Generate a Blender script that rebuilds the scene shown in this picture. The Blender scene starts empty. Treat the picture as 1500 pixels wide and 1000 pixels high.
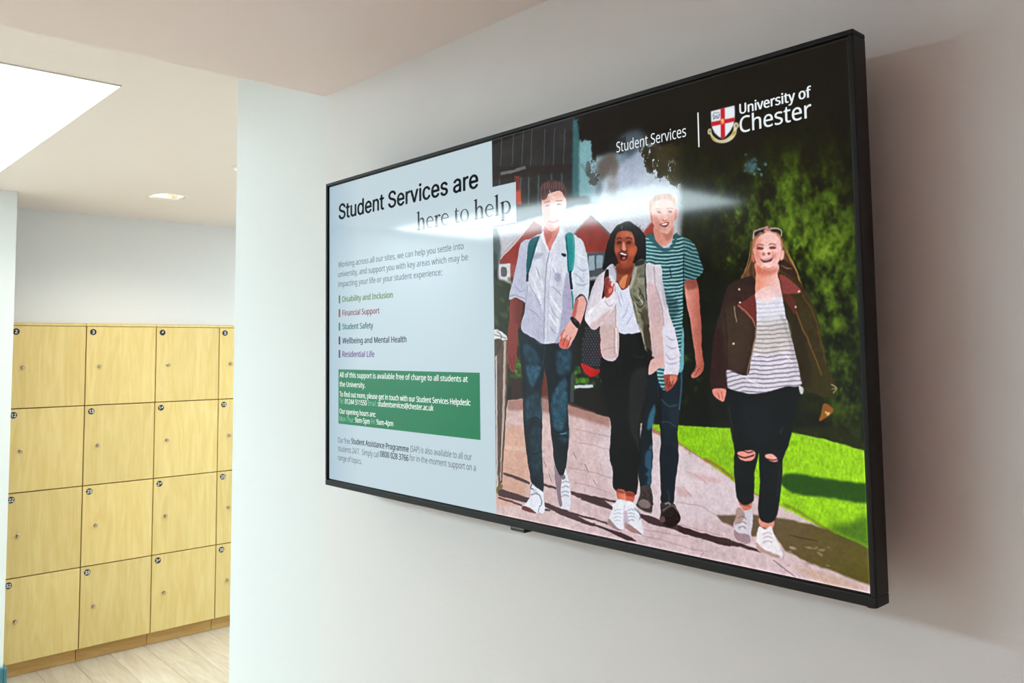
import bpy, bmesh, math, os, random
import numpy as np
from mathutils import Matrix, Vector

# ------------------------------------------------------------------ camera, world, exposure
scene = bpy.context.scene
COL = scene.collection
CAM = (0.88097, -0.85200, -0.02490)          # metres; origin = middle of the television screen
AZ, EL, ROLL = -0.8783, 0.0568, 0.0011
FOC, PPX, PPY = 1208.416, 656.345, 430.059  # focal length and principal point in 1500x1000 pixels


def cam_axes():
    f = np.array([math.sin(AZ) * math.cos(EL), math.cos(AZ) * math.cos(EL), math.sin(EL)])
    r = np.array([math.cos(AZ), -math.sin(AZ), 0.0])
    u = np.cross(r, f)
    r2 = math.cos(ROLL) * r + math.sin(ROLL) * u
    u2 = -math.sin(ROLL) * r + math.cos(ROLL) * u
    return r2, u2, f


AX_R, AX_U, AX_F = cam_axes()
cam_data = bpy.data.cameras.new('camera')
cam = bpy.data.objects.new('camera', cam_data)
COL.objects.link(cam)
m = Matrix.Identity(4)
for i in range(3):
    m[i][0], m[i][1], m[i][2], m[i][3] = AX_R[i], AX_U[i], -AX_F[i], CAM[i]
cam.matrix_world = m
cam_data.sensor_width = 36.0
cam_data.lens = FOC / 1500 * 36.0
cam_data.shift_x = (750 - PPX) / 1500
cam_data.shift_y = (PPY - 500) / 1500
cam_data.clip_start = 0.02
scene.camera = cam

world = bpy.data.worlds.new('world')
scene.world = world
world.use_nodes = True
world.node_tree.nodes['Background'].inputs[0].default_value = (0.9, 0.95, 1.0, 1)
world.node_tree.nodes['Background'].inputs[1].default_value = 0.02

vs = scene.view_settings
vs.view_transform = 'Standard'
vs.look = 'None'
vs.gamma = 1.0
vs.exposure = 0.0
vs.use_curve_mapping = False

PANEL_L = (2.5, 28.5, 9.6)        # radiance of the ceiling light panels, the last one an added unseen panel
PANEL_C = (0.765, 0.945, 1.0)
DOWN_L = 5.0                      # radiance of the lamps in the downlights
DOWN_C = (1.0, 0.90, 0.76)
DOWN_W = 18.0                      # light thrown down by each downlight, in watts

FLOOR = -1.778
CEIL = 0.512                       # lower ceiling over the television
CEIL_FAR = 0.680                   # ceiling of the locker room
WALL_Y = 0.083
EDGE_X = -0.6706                   # edge of the lower ceiling
LOCK_X = -3.920                    # locker fronts
random.seed(4)


# ------------------------------------------------------------------ materials
def srgb(c):
    return tuple(((v / 255) / 12.92 if v / 255 <= 0.04045 else ((v / 255 + 0.055) / 1.055) ** 2.4) for v in c)


def mat(name, col, rough=0.6, metal=0.0, spec=0.5, noise=None, bump=0.0, bscale=200.0):
    """plain painted / moulded surface; col is an sRGB triple"""
    ma = bpy.data.materials.new(name)
    ma.use_nodes = True
    nt = ma.node_tree
    b = nt.nodes['Principled BSDF']
    lin = srgb(col)
    b.inputs['Base Color'].default_value = (*lin, 1)
    b.inputs['Roughness'].default_value = rough
    b.inputs['Metallic'].default_value = metal
    b.inputs['Specular IOR Level'].default_value = spec
    tc = nt.nodes.new('ShaderNodeTexCoord')
    if noise:
        sc_, amt = noise
        n = nt.nodes.new('ShaderNodeTexNoise')
        n.inputs['Scale'].default_value = sc_
        n.inputs['Detail'].default_value = 5
        nt.links.new(tc.outputs['Object'], n.inputs['Vector'])
        r = nt.nodes.new('ShaderNodeMapRange')
        r.inputs['From Min'].default_value = 0.3
        r.inputs['From Max'].default_value = 0.7
        r.inputs['To Min'].default_value = 1 - amt
        r.inputs['To Max'].default_value = 1 + amt
        nt.links.new(n.outputs['Fac'], r.inputs['Value'])
        mx = nt.nodes.new('ShaderNodeMix')
        mx.data_type = 'RGBA'
        mx.blend_type = 'MULTIPLY'
        mx.inputs['Factor'].default_value = 1
        mx.inputs['A'].default_value = (*lin, 1)
        nt.links.new(r.outputs['Result'], mx.inputs['B'])
        nt.links.new(mx.outputs['Result'], b.inputs['Base Color'])
    if bump:
        n = nt.nodes.new('ShaderNodeTexNoise')
        n.inputs['Scale'].default_value = bscale
        n.inputs['Detail'].default_value = 3
        nt.links.new(tc.outputs['Object'], n.inputs['Vector'])
        bu = nt.nodes.new('ShaderNodeBump')
        bu.inputs['Strength'].default_value = bump
        bu.inputs['Distance'].default_value = 0.002
        nt.links.new(n.outputs['Fac'], bu.inputs['Height'])
        nt.links.new(bu.outputs['Normal'], b.inputs['Normal'])
    return ma


def wood(name, c1, c2, stretch, rough=0.45, fine=1.0):
    """wood grain running along the axis whose stretch value is small; offset per object"""
    ma = bpy.data.materials.new(name)
    ma.use_nodes = True
    nt = ma.node_tree
    b = nt.nodes['Principled BSDF']
    b.inputs['Roughness'].default_value = rough
    tc = nt.nodes.new('ShaderNodeTexCoord')
    oi = nt.nodes.new('ShaderNodeObjectInfo')
    mul = nt.nodes.new('ShaderNodeMath')
    mul.operation = 'MULTIPLY'
    mul.inputs[1].default_value = 37.0
    nt.links.new(oi.outputs['Random'], mul.inputs[0])
    add = nt.nodes.new('ShaderNodeVectorMath')
    add.operation = 'ADD'
    nt.links.new(tc.outputs['Object'], add.inputs[0])
    nt.links.new(mul.outputs[0], add.inputs[1])
    mp = nt.nodes.new('ShaderNodeMapping')
    mp.inputs['Scale'].default_value = stretch
    nt.links.new(add.outputs[0], mp.inputs['Vector'])
    n1 = nt.nodes.new('ShaderNodeTexNoise')
    n1.inputs['Scale'].default_value = 2.2
    n1.inputs['Detail'].default_value = 6
    n1.inputs['Distortion'].default_value = 1.6
    nt.links.new(mp.outputs[0], n1.inputs['Vector'])
    n2 = nt.nodes.new('ShaderNodeTexNoise')
    n2.inputs['Scale'].default_value = 11.0 * fine
    n2.inputs['Detail'].default_value = 4
    nt.links.new(mp.outputs[0], n2.inputs['Vector'])
    mixn = nt.nodes.new('ShaderNodeMath')
    mixn.operation = 'MULTIPLY_ADD'
    mixn.inputs[1].default_value = 0.35
    nt.links.new(n2.outputs['Fac'], mixn.inputs[0])
    nt.links.new(n1.outputs['Fac'], mixn.inputs[2])
    r = nt.nodes.new('ShaderNodeValToRGB')
    r.color_ramp.elements[0].position = 0.5
    r.color_ramp.elements[0].color = (*srgb(c1), 1)
    r.color_ramp.elements[1].position = 0.86
    r.color_ramp.elements[1].color = (*srgb(c2), 1)
    nt.links.new(mixn.outputs[0], r.inputs['Fac'])
    hv = nt.nodes.new('ShaderNodeHueSaturation')
    mr = nt.nodes.new('ShaderNodeMapRange')
    mr.inputs['To Min'].default_value = 0.95
    mr.inputs['To Max'].default_value = 1.05
    nt.links.new(oi.outputs['Random'], mr.inputs['Value'])
    nt.links.new(mr.outputs['Result'], hv.inputs['Value'])
    nt.links.new(r.outputs['Color'], hv.inputs['Color'])
    nt.links.new(hv.outputs['Color'], b.inputs['Base Color'])
    return ma


def emit(name, col, strength):
    ma = bpy.data.materials.new(name)
    ma.use_nodes = True
    b = ma.node_tree.nodes['Principled BSDF']
    b.inputs['Base Color'].default_value = (0.8, 0.8, 0.8, 1)
    b.inputs['Emission Color'].default_value = (*col, 1)
    b.inputs['Emission Strength'].default_value = strength
    return ma


SCREEN_ROUGH = 0.062
SCREEN_SPEC = 0.23


def screen_ink(name, col):
    """lettering shown on the display: glows in its own colour, same glossy front"""
    ma = bpy.data.materials.new(name)
    ma.use_nodes = True
    b = ma.node_tree.nodes['Principled BSDF']
    b.inputs['Base Color'].default_value = (0.004, 0.004, 0.004, 1)
    b.inputs['Roughness'].default_value = SCREEN_ROUGH
    b.inputs['Specular IOR Level'].default_value = SCREEN_SPEC
    b.inputs['Emission Color'].default_value = (*srgb(col), 1)
    b.inputs['Emission Strength'].default_value = 1.0
    return ma


M_wall = mat('white_wall_paint', (234, 234, 235), 0.55, noise=(1.3, 0.012), bump=0.12, bscale=260)
M_wall_end = mat('cool_white_wall_paint', (230, 235, 236), 0.5, noise=(1.3, 0.01), bump=0.1, bscale=260)
M_ceil = mat('ceiling_paint', (240, 230, 226), 0.7, noise=(1.1, 0.012))
M_added_carpet = mat('added_warm_carpet', (200, 128, 106), 0.95, noise=(90, 0.12), bump=0.3, bscale=400)
M_ceil_low = mat('lower_ceiling_paint', (246, 232, 228), 0.7, noise=(1.1, 0.012))
M_teal = mat('teal_gloss_paint', (58, 116, 128), 0.35)
M_floor = wood('pale_oak_floor', (216, 200, 178), (234, 222, 204), (1.2, 9, 9))
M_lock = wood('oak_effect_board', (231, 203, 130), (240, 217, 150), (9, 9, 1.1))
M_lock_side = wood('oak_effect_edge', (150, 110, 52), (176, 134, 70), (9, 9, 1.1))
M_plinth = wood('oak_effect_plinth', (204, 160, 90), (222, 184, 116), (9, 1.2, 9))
M_disc = mat('black_disc', (28, 28, 34), 0.4)
M_num = mat('white_numeral', (235, 235, 242), 0.5)
M_chrome = mat('satin_chrome', (190, 176, 158), 0.25, metal=1.0)
M_bezel = mat('charcoal_bezel', (9, 10, 11), 0.5, spec=0.3, noise=(60, 0.08))
M_black = mat('black_plastic', (8, 8, 9), 0.3)
M_steel = mat('dark_steel', (60, 60, 62), 0.4, metal=0.8)
M_trim = mat('white_trim', (236, 234, 230), 0.4)
M_panel = [emit('panel_diffuser', PANEL_C, l) for l in PANEL_L]
M_reflector = mat('downlight_reflector', (226, 214, 196), 0.3, metal=0.4)
M_lamp = emit('downlight_lamp', DOWN_C, DOWN_L)


# ------------------------------------------------------------------ mesh helpers
def bm_box(bm, lo, hi, bev=0.0, seg=1):
    r = bmesh.ops.create_cube(bm, size=1.0)
    vs_ = r['verts']
    c = [(a + b) / 2 for a, b in zip(lo, hi)]
    s = [b - a for a, b in zip(lo, hi)]
    for v in vs_:
        v.co = Vector((v.co.x * s[0] + c[0], v.co.y * s[1] + c[1], v.co.z * s[2] + c[2]))
    if bev:
        es = list({e for v in vs_ for e in v.link_edges})
        bmesh.ops.bevel(bm, geom=es, offset=bev, segments=seg, affect='EDGES', profile=0.6)
    return bm


def obj(name, bm, material, parent=None, smooth=False):
    me = bpy.data.meshes.new(name)
    bm.normal_update()
    bm.to_mesh(me)
    bm.free()
    if smooth:
        for p in me.polygons:
            p.use_smooth = True
    return link(name, me, material, parent)


def link(name, me, material, parent=None):
    o = bpy.data.objects.new(name, me)
    COL.objects.link(o)
    if material and not me.materials:
        me.materials.append(material)
    if parent:
        o.parent = parent
    return o


def box(name, lo, hi, material, parent=None, bev=0.0, seg=1):
    return obj(name, bm_box(bmesh.new(), lo, hi, bev, seg), material, parent)


def struct(o):
    o['kind'] = 'structure'
    return o


def tag(o, label, cat, group=None):
    o['label'] = label
    o['category'] = cat
    o['kind'] = 'thing'
    if group:
        o['group'] = group
    return o


def empty(name, loc=(0, 0, 0)):
    o = bpy.data.objects.new(name, None)
    o.empty_display_size = 0.1
    COL.objects.link(o)
    o.location = loc
    return o


def revolve(profile, seg=40, axis='z', cap=False):
    """profile = [(radius, height)...] turned about the z axis"""
    bm = bmesh.new()
    rings = []
    for r, h in profile:
        rings.append([bm.verts.new((r * math.cos(2 * math.pi * i / seg), r * math.sin(2 * math.pi * i / seg), h)) for i in range(seg)])
    for a, b in zip(rings, rings[1:]):
        for i in range(seg):
            bm.faces.new((a[i], a[(i + 1) % seg], b[(i + 1) % seg], b[i]))
    if cap:
        bm.faces.new(rings[-1])
        bm.faces.new(rings[0][::-1])
    return bm


# ------------------------------------------------------------------ the setting
YB, YF = -6.0, 3.0                 # back and far ends of the place
XN, XL = 5.0, -4.41
floor = struct(box('floor', (XL, YB, FLOOR - 0.12), (XN, YF, FLOOR - 0.004), M_floor))
floor['label'] = 'pale oak plank floor'
carpet = struct(box('floor_added_carpet', (EDGE_X + 0.21, YB, FLOOR - 0.004), (XN, WALL_Y, FLOOR + 0.002), M_added_carpet))  # unseen carpet, added so its warm bounce tints the low ceiling and shadows
carpet['label'] = 'added unseen warm brown carpet below the television'
# planks, laid where the floor is in view
plank_meshes = {}
pw, gap = 0.19, 0.0016
nrow = 0
y = -1.0
while y < 2.6:
    x = XL + 0.01 - (0.0, 0.45, 0.85)[nrow % 3]
    while x < EDGE_X:
        x0, x1 = max(x, XL + 0.005), min(x + 1.25, EDGE_X + 0.2)
        L = round(x1 - x0 - gap, 4)
        if L > 0.05:
            clash = (x1 > -1.125 and y + pw > 0.083 and y < 0.21)
            if clash:
                x1 = -1.125
                L = round(x1 - x0 - gap, 4)
            if L > 0.05:
                if L not in plank_meshes:
                    bmp = bm_box(bmesh.new(), (0, 0, -0.004), (L, pw - gap, 0.0), 0.0008)
                    mp_ = bpy.data.meshes.new('plank')
                    bmp.to_mesh(mp_)
                    bmp.free()
                    mp_.materials.append(M_floor)
                    plank_meshes[L] = mp_
                o = link('plank', plank_meshes[L], None, floor)
                o.location = (x0, y, FLOOR)
        x += 1.25
    y += pw
    nrow += 1

o = struct(box('wall_right', (EDGE_X, WALL_Y, FLOOR - 0.004), (XN, 0.205, CEIL + 0.02), M_wall))
o = struct(box('wall_right_end', (-1.117, WALL_Y + 0.004, FLOOR - 0.004), (EDGE_X, 0.205, CEIL_FAR + 0.02), M_wall_end))
struct(box('wall_far', (XL - 0.15, YB, FLOOR - 0.004), (XL, YF, CEIL_FAR + 0.02), M_wall))
struct(box('wall_far_upper', (XL, -0.5, 0.0686), (LOCK_X - 0.022, YF, CEIL_FAR + 0.01), M_wall))
struct(box('wall_far_infill', (XL, 1.698, FLOOR - 0.004), (LOCK_X - 0.022, YF, 0.0686), M_wall))
struct(box('wall_far_infill', (XL, -0.5, FLOOR - 0.004), (LOCK_X - 0.022, 0.136, 0.0686), M_wall))
struct(box('wall_left', (-3.52, YB, FLOOR - 0.004), (-3.412, 0.054, CEIL_FAR + 0.01), M_wall_end))
struct(box('wall_back', (XL, YB - 0.15, FLOOR - 0.004), (XN, YB, CEIL_FAR + 0.02), M_wall))
struct(box('wall_near', (XN, YB, FLOOR - 0.004), (XN + 0.15, 0.205, CEIL + 0.02), M_wall))
struct(box('wall_locker_room_end', (XL, YF, FLOOR - 0.004), (EDGE_X, YF + 0.15, CEIL_FAR + 0.02), M_wall))
struct(box('wall_locker_room_side', (EDGE_X, 0.205, FLOOR - 0.004), (EDGE_X + 0.12, YF, CEIL_FAR + 0.02), M_wall))
struct(box('ceiling', (EDGE_X, YB, CEIL), (XN, WALL_Y + 0.02, CEIL_FAR + 0.2), M_ceil_low))

# ceiling of the locker room, with openings for the two recessed downlights
DOWN = [(-3.080, 0.648), (-2.212, 0.686)]
HOLE = 0.068
bm = bmesh.new()
ys = sorted([YB, YF] + [d[1] + s * HOLE for d in DOWN for s in (-1, 1)])
xs = sorted([XL, EDGE_X] + [d[0] + s * HOLE for d in DOWN for s in (-1, 1)])
for xa, xb in zip(xs, xs[1:]):
    for ya, yb in zip(ys, ys[1:]):
        cx, cy = (xa + xb) / 2, (ya + yb) / 2
        if any(abs(cx - d[0]) < HOLE and abs(cy - d[1]) < HOLE for d in DOWN):
            continue
        bm_box(bm, (xa, ya, CEIL_FAR), (xb, yb, CEIL_FAR + 0.02))
bmesh.ops.remove_doubles(bm, verts=bm.verts, dist=1e-5)
struct(obj('ceiling_far', bm, M_ceil))
struct(box('ceiling_slab', (XL, YB, CEIL_FAR + 0.14), (EDGE_X, YF, CEIL_FAR + 0.2), M_ceil))

bm = bm_box(bmesh.new(), (-3.412, YB, FLOOR), (-3.394, 0.054, FLOOR + 0.255), 0.004)
bm_box(bm, (-3.52, 0.054, FLOOR), (-3.394, 0.068, FLOOR + 0.255), 0.004)
o = struct(obj('baseboard_left', bm, M_teal))
o['label'] = 'teal painted skirting at the foot of the left wall'


# ------------------------------------------------------------------ ceiling light panels
def light_panel(x0, x1, y0, y1, label, glow):
    t = empty('panel_light', ((x0 + x1) / 2, (y0 + y1) / 2, CEIL_FAR))
    tag(t, label, 'ceiling light', 'rectangular panel lights in the ceiling')
    hx, hy = (x1 - x0) / 2, (y1 - y0) / 2
    w = 0.003
    bm = bmesh.new()
    for lo, hi in (((-hx, -hy, -0.003), (hx, -hy + w, 0)), ((-hx, hy - w, -0.004), (hx, hy, 0)),
                   ((-hx, -hy + w, -0.004), (-hx + w, hy - w, 0)), ((hx - w, -hy + w, -0.004), (hx, hy - w, 0))):
        bm_box(bm, lo, hi)
    obj('frame', bm, M_trim, t)
    box('diffuser', (-hx + w, -hy + w, -0.003), (hx - w, hy - w, -0.001), glow, t)


light_panel(-3.20, -1.428, -0.82, -0.112, 'large glowing white ceiling panel at the upper left corner', M_panel[0])
light_panel(-3.30, -1.315, -3.02, -2.250, 'ceiling panel light that shows as a pale streak in the television screen', M_panel[1])
light_panel(-3.20, -1.428, 2.02, 2.74, 'added unseen ceiling panel light round the corner behind the television wall', M_panel[2])  # panel added out of view to brighten the lockers evenly


# ------------------------------------------------------------------ recessed downlights
def downlight(x, y, label):
    t = empty('recessed_downlight', (x, y, CEIL_FAR))
    tag(t, label, 'downlight', 'round downlights in the locker room ceiling')
    obj('trim_ring', revolve([(0.086, 0.004), (0.086, -0.002), (0.089, -0.005), (0.096, -0.005), (0.100, 0.0)]), M_trim, t, True)
    obj('reflector', revolve([(0.087, 0.0), (0.080, 0.03), (0.066, 0.085), (0.0005, 0.09)]), M_reflector, t, True)
    for s in (-1, 1):
        prof = [(0.0006, -0.038), (0.009, -0.036), (0.013, -0.030), (0.013, 0.030), (0.009, 0.036), (0.0006, 0.038)]
        l = obj('lamp', revolve(prof, 16), M_lamp, t, True)
        l.rotation_euler = (math.radians(90), 0, math.radians(35))
        l.location = (s * 0.028 * math.cos(math.radians(35)), s * 0.028 * math.sin(math.radians(35)), 0.022)
    ld = bpy.data.lights.new('lamp_beam', 'SPOT')
    ld.energy = DOWN_W
    ld.color = DOWN_C
    ld.spot_size = math.radians(150)
    ld.spot_blend = 0.5
    ld.shadow_soft_size = 0.05
    lo_ = bpy.data.objects.new('lamp_beam', ld)
    COL.objects.link(lo_)
    lo_.parent = t
    lo_.location = (0, 0, -0.012)


downlight(*DOWN[0], 'round recessed downlight in full view above the lockers')
downlight(*DOWN[1], 'round recessed downlight mostly hidden behind the white wall end')

# ------------------------------------------------------------------ fonts and lettering
FONT_DIR = bpy.utils.system_resource('DATAFILES', path='fonts') or ''


def font(fn):
    try:
        return bpy.data.fonts.load(os.path.join(FONT_DIR, fn))
    except Exception:
        return None


F_HUM = font('NotoSansMath-Regular.woff2')
F_GRO = font('Inter.woff2')


def text_mesh(body, fnt, bold=0.0):
    """flat mesh of a line of lettering; returns mesh and its x / y extent"""
    cu = bpy.data.curves.new('lettering', 'FONT')
    cu.body = body
    if fnt:
        cu.font = fnt
    cu.size = 1.0
    cu.offset = bold
    cu.resolution_u = 4
    cu.fill_mode = 'FRONT'
    to = bpy.data.objects.new('lettering', cu)
    COL.objects.link(to)
    dg = bpy.context.evaluated_depsgraph_get()
    me = bpy.data.meshes.new_from_object(to.evaluated_get(dg))
    bpy.data.objects.remove(to)
    bpy.data.curves.remove(cu)
    co = np.zeros(len(me.vertices) * 3, np.float32)
    me.vertices.foreach_get('co', co)
    co = co.reshape(-1, 3)
    return me, co


# ------------------------------------------------------------------ lockers
CW, CH, Y0, Z0 = 0.38944, 0.43824, 0.5279, 0.0536
G = 0.0055
bmd = bm_box(bmesh.new(), (-0.018, G / 2, -CH + G / 2), (0, CW - G / 2, -G / 2), 0.0012)
door_mesh = bpy.data.meshes.new('door')
bmd.to_mesh(door_mesh)
bmd.free()
door_mesh.materials.append(M_lock)
bmd = revolve([(0.0170, 0.0), (0.0170, 0.002), (0.0158, 0.0032), (0.0002, 0.0032)], 28)
disc_mesh = bpy.data.meshes.new('number_disc')
bmd.to_mesh(disc_mesh)
bmd.free()
disc_mesh.materials.append(M_disc)
bmd = revolve([(0.0105, 0.0), (0.0105, 0.004), (0.0085, 0.005), (0.0085, 0.014), (0.0070, 0.0165), (0.0002, 0.0165)], 20)
lock_mesh = bpy.data.meshes.new('cam_lock')
bmd.to_mesh(lock_mesh)
bmd.free()
lock_mesh.materials.append(M_chrome)
TO_X = Matrix(((0, 0, 1, 0), (1, 0, 0, 0), (0, 1, 0, 0), (0, 0, 0, 1)))    # local z -> world x, local x -> world y

names = ['oak-effect locker column at the left, beside the white wall corner',
         'second oak-effect locker column from the left, below the downlight',
         'third oak-effect locker column from the left, full width in view',
         'oak-effect locker column at the right, cut off by the white wall end']
for c in range(4):
    ya = Y0 + (c - 1) * CW
    t = empty('locker', (LOCK_X, ya, FLOOR))
    tag(t, names[c], 'locker', 'four-door locker columns along the far wall')
    zt, zb = Z0 - FLOOR, Z0 - 4 * CH - FLOOR
    bm = bmesh.new()
    e = 0.0004
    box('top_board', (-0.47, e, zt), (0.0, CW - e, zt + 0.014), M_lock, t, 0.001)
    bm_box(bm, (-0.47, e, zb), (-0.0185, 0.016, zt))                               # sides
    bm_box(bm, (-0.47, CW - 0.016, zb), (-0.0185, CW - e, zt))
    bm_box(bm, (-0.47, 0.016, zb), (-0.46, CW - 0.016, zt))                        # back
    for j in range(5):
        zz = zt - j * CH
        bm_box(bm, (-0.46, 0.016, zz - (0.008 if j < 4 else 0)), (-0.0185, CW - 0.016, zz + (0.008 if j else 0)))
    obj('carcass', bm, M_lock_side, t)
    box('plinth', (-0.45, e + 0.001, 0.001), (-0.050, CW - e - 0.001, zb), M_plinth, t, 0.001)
    for j in range(4):
        d = link('door', door_mesh, None, t)
        d.location = (0, 0, zt - j * CH)
        k = link('number_disc', disc_mesh, None, d)
        k.matrix_local = Matrix.Translation((0, 0.036, -0.033)) @ TO_X
        l = link('cam_lock', lock_mesh, None, d)
        l.matrix_local = Matrix.Translation((0, 0.074, -0.222)) @ TO_X
        me, co = text_mesh(str(2 + c + 10 * j), F_HUM, 0.02)
        co[:, 0] -= (co[:, 0].min() + co[:, 0].max()) / 2
        co[:, 1] -= (co[:, 1].min() + co[:, 1].max()) / 2
        co *= 0.0185 / (co[:, 1].max() - co[:, 1].min())
        me.vertices.foreach_set('co', co.ravel())
        n = link('numeral', me, M_num, d)
        n.matrix_local = Matrix.Translation((0.0036, 0.036, -0.033)) @ TO_X

# ------------------------------------------------------------------ the television
SA, SB = 1.00397, 0.56473           # active screen area
TILT, YAW, TROLL = 0.0010, 0.0090, -0.0138
RT = (Matrix.Rotation(YAW, 3, 'Z') @ Matrix.Rotation(TILT, 3, 'X') @ Matrix.Rotation(TROLL, 3, 'Y'))
tv = empty('television', (0, 0, 0))
tv.rotation_euler = RT.to_euler()
tag(tv, 'wide black wall-mounted television showing a student services slide', 'television')
RTn = np.array(RT)


def on_screen(pts):
    """photo pixels -> metres on the screen face (x right, z up from its centre)"""
    p = np.asarray(pts, float).reshape(-1, 2)
    d = (p[:, :1] - PPX) / FOC * AX_R - (p[:, 1:] - PPY) / FOC * AX_U + AX_F
    d = d @ RTn                     # into the television's own axes
    o_ = np.array(CAM) @ RTn
    t = -o_[1] / d[:, 1]
    h = o_ + d * t[:, None]
    return h[:, [0, 2]]


BL, BR, BT, BB = 0.0079, 0.0079, 0.0075, 0.0125     # bezel widths
IN = 0.002
hx, hz = SA / 2, SB / 2
XO0, XO1, ZO0, ZO1 = -hx - BL, hx + BR, -hz - BB, hz + BT
FR = -0.004                        # front lip of the bezel
DEP = 0.025


def bez(name, lo, hi):
    return box(name, lo, hi, M_bezel, tv, 0.0012, 2)


bez('bezel_top', (XO0, FR, hz + IN), (XO1, DEP, ZO1))
bez('bezel_bottom', (XO0, FR, ZO0), (XO1, DEP, -hz - IN))
bez('bezel_side', (XO0, FR, -hz - IN), (-hx - IN, DEP, hz + IN))
bez('bezel_side', (hx + IN, FR, -hz - IN), (XO1, DEP, hz + IN))
box('panel_border', (-hx - IN, 0.0006, -hz - IN), (hx + IN, 0.010, hz + IN), M_black, tv)
box('back_cover', (-hx + 0.01, 0.0105, -hz + 0.01), (hx - 0.01, 0.038, hz - 0.01), M_black, tv, 0.006, 2)
box('electronics_housing', (-0.28, 0.0385, -0.25), (0.28, 0.054, 0.05), M_black, tv, 0.006, 2)
br = box('wall_bracket', (-0.20, 0.0545, -0.16), (0.20, 0.0800, 0.16), M_steel, tv, 0.002)
bx = on_screen([(759, 772)])[0]
bm = bm_box(bmesh.new(), (bx[0] - 0.015, -0.002, ZO0 - 0.0062), (bx[0] + 0.015, 0.016, ZO0 + 0.001), 0.0025, 2)
obj('infrared_sensor', bm, M_black, tv)
o = obj('rubber_bumper', revolve([(0.0002, -0.004), (0.005, -0.004), (0.006, 0.0), (0.006, 0.001)], 16), M_black, tv, True)
o.location = (hx - 0.004, 0.012, ZO0)

# ------------------------------------------------------------------ the picture on the display, painted with numpy into a generated image
IW, IH = 2400, 1350
img = np.zeros((IH, IW, 3), np.float32)
rng = np.random.default_rng(7)
YY, XX = np.mgrid[0:IH, 0:IW].astype(np.float32)
CROP = dict(p=(0, 0, 1), A=(720, 200, .3), B=(720, 480, .32), C=(1000, 280, .3), D=(1000, 560, .3), E=(725, 330, .2),
            F=(840, 320, .2), G=(850, 480, .2), H=(730, 640, .14), I=(860, 660, .15), J=(1030, 380, .24),
            K=(720, 140, .2), L=(900, 140, .28), M=(770, 250, .16), N=(1080, 320, .1), O=(860, 310, .1),
            W=(1020, 120, .12667))


def PX(k, pts):
    x0, y0, s = CROP[k]
    return np.asarray(pts, float).reshape(-1, 2) * s + (x0, y0)


def IM(px):
    h = on_screen(px)
    return np.stack([(h[:, 0] / SA + .5) * IW, (.5 - h[:, 1] / SB) * IH], 1)


def smooth_closed(p, n=5):
    a, b, c, d = np.roll(p, 1, 0), p, np.roll(p, -1, 0), np.roll(p, -2, 0)
    out = []
    for t in np.arange(n) / n:
        out.append(.5 * ((2 * b) + (-a + c) * t + (2 * a - 5 * b + 4 * c - d) * t * t + (-a + 3 * b - 3 * c + d) * t ** 3))
    return np.stack(out, 1).reshape(-1, 2)


def smooth_open(p, n=6):
    if len(p) < 3:
        return p
    q = np.vstack([2 * p[0] - p[1], p, 2 * p[-1] - p[-2]])
    out = []
    for i in range(1, len(q) - 2):
        a, b, c, d = q[i - 1:i + 3]
        for t in np.arange(n) / n:
            out.append(.5 * ((2 * b) + (-a + c) * t + (2 * a - 5 * b + 4 * c - d) * t * t + (-a + 3 * b - 3 * c + d) * t ** 3))
    out.append(p[-1])
    return np.array(out)


def boxblur(m_, r, ax):
    k = 2 * r + 1
    pad = [(0, 0), (0, 0)]
    pad[ax] = (r + 1, r)
    c = np.cumsum(np.pad(m_, pad), axis=ax)
    n = m_.shape[ax]
    return (np.take(c, range(k, k + n), ax) - np.take(c, range(0, n), ax)) / k


def blur2(m_, s):
    r = max(1, int(round(s * .9)))
    for _ in range(2):
        m_ = boxblur(boxblur(m_, r, 0), r, 1)
    return m_


SS = 3


def cover(p, blur=0.0):
    pad = int(blur * 3 + 2)
    x0, y0 = np.floor(p.min(0)).astype(int) - pad
    x1, y1 = np.ceil(p.max(0)).astype(int) + pad
    x0, y0, x1, y1 = max(x0, -pad), max(y0, -pad), min(x1, IW + pad), min(y1, IH + pad)
    if x1 <= x0 or y1 <= y0:
        return None
    w, h = x1 - x0, y1 - y0
    e0, e1 = p, np.roll(p, -1, 0)
    sy = y0 + (np.arange(h * SS) + .5) / SS
    lo = np.minimum(e0[:, 1], e1[:, 1])
    hi = np.maximum(e0[:, 1], e1[:, 1])
    cr = (sy[:, None] >= lo) & (sy[:, None] < hi)
    dy = e1[:, 1] - e0[:, 1]
    dy = np.where(dy == 0, 1e-9, dy)
    xc = e0[:, 0] + (sy[:, None] - e0[:, 1]) * ((e1[:, 0] - e0[:, 0]) / dy)
    xc = np.where(cr, xc, np.inf)
    xc.sort(1)
    n = int(cr.sum(1).max()) if cr.size else 0
    D = np.zeros((h * SS, w + 2), np.float32)
    rows = np.arange(h * SS)
    for i in range(n):
        x = xc[:, i]
        ok = np.isfinite(x)
        xx = np.clip(x[ok] - x0, 0, w)
        ii = np.floor(xx).astype(int)
        fr = xx - ii
        s = 1 if i % 2 == 0 else -1
        np.add.at(D, (rows[ok], ii), s * (1 - fr))
        np.add.at(D, (rows[ok], np.minimum(ii + 1, w + 1)), s * fr)
    m_ = np.clip(np.cumsum(D, 1)[:, :w], 0, 1).reshape(h, SS, w).mean(1)
    if blur > 0:
        m_ = blur2(m_, blur)
    ax0, ay0, ax1, ay1 = max(x0, 0), max(y0, 0), min(x1, IW), min(y1, IH)
    if ax1 <= ax0 or ay1 <= ay0:
        return None
    return (slice(ay0, ay1), slice(ax0, ax1)), m_[ay0 - y0:ay1 - y0, ax0 - x0:ax1 - x0]


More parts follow.
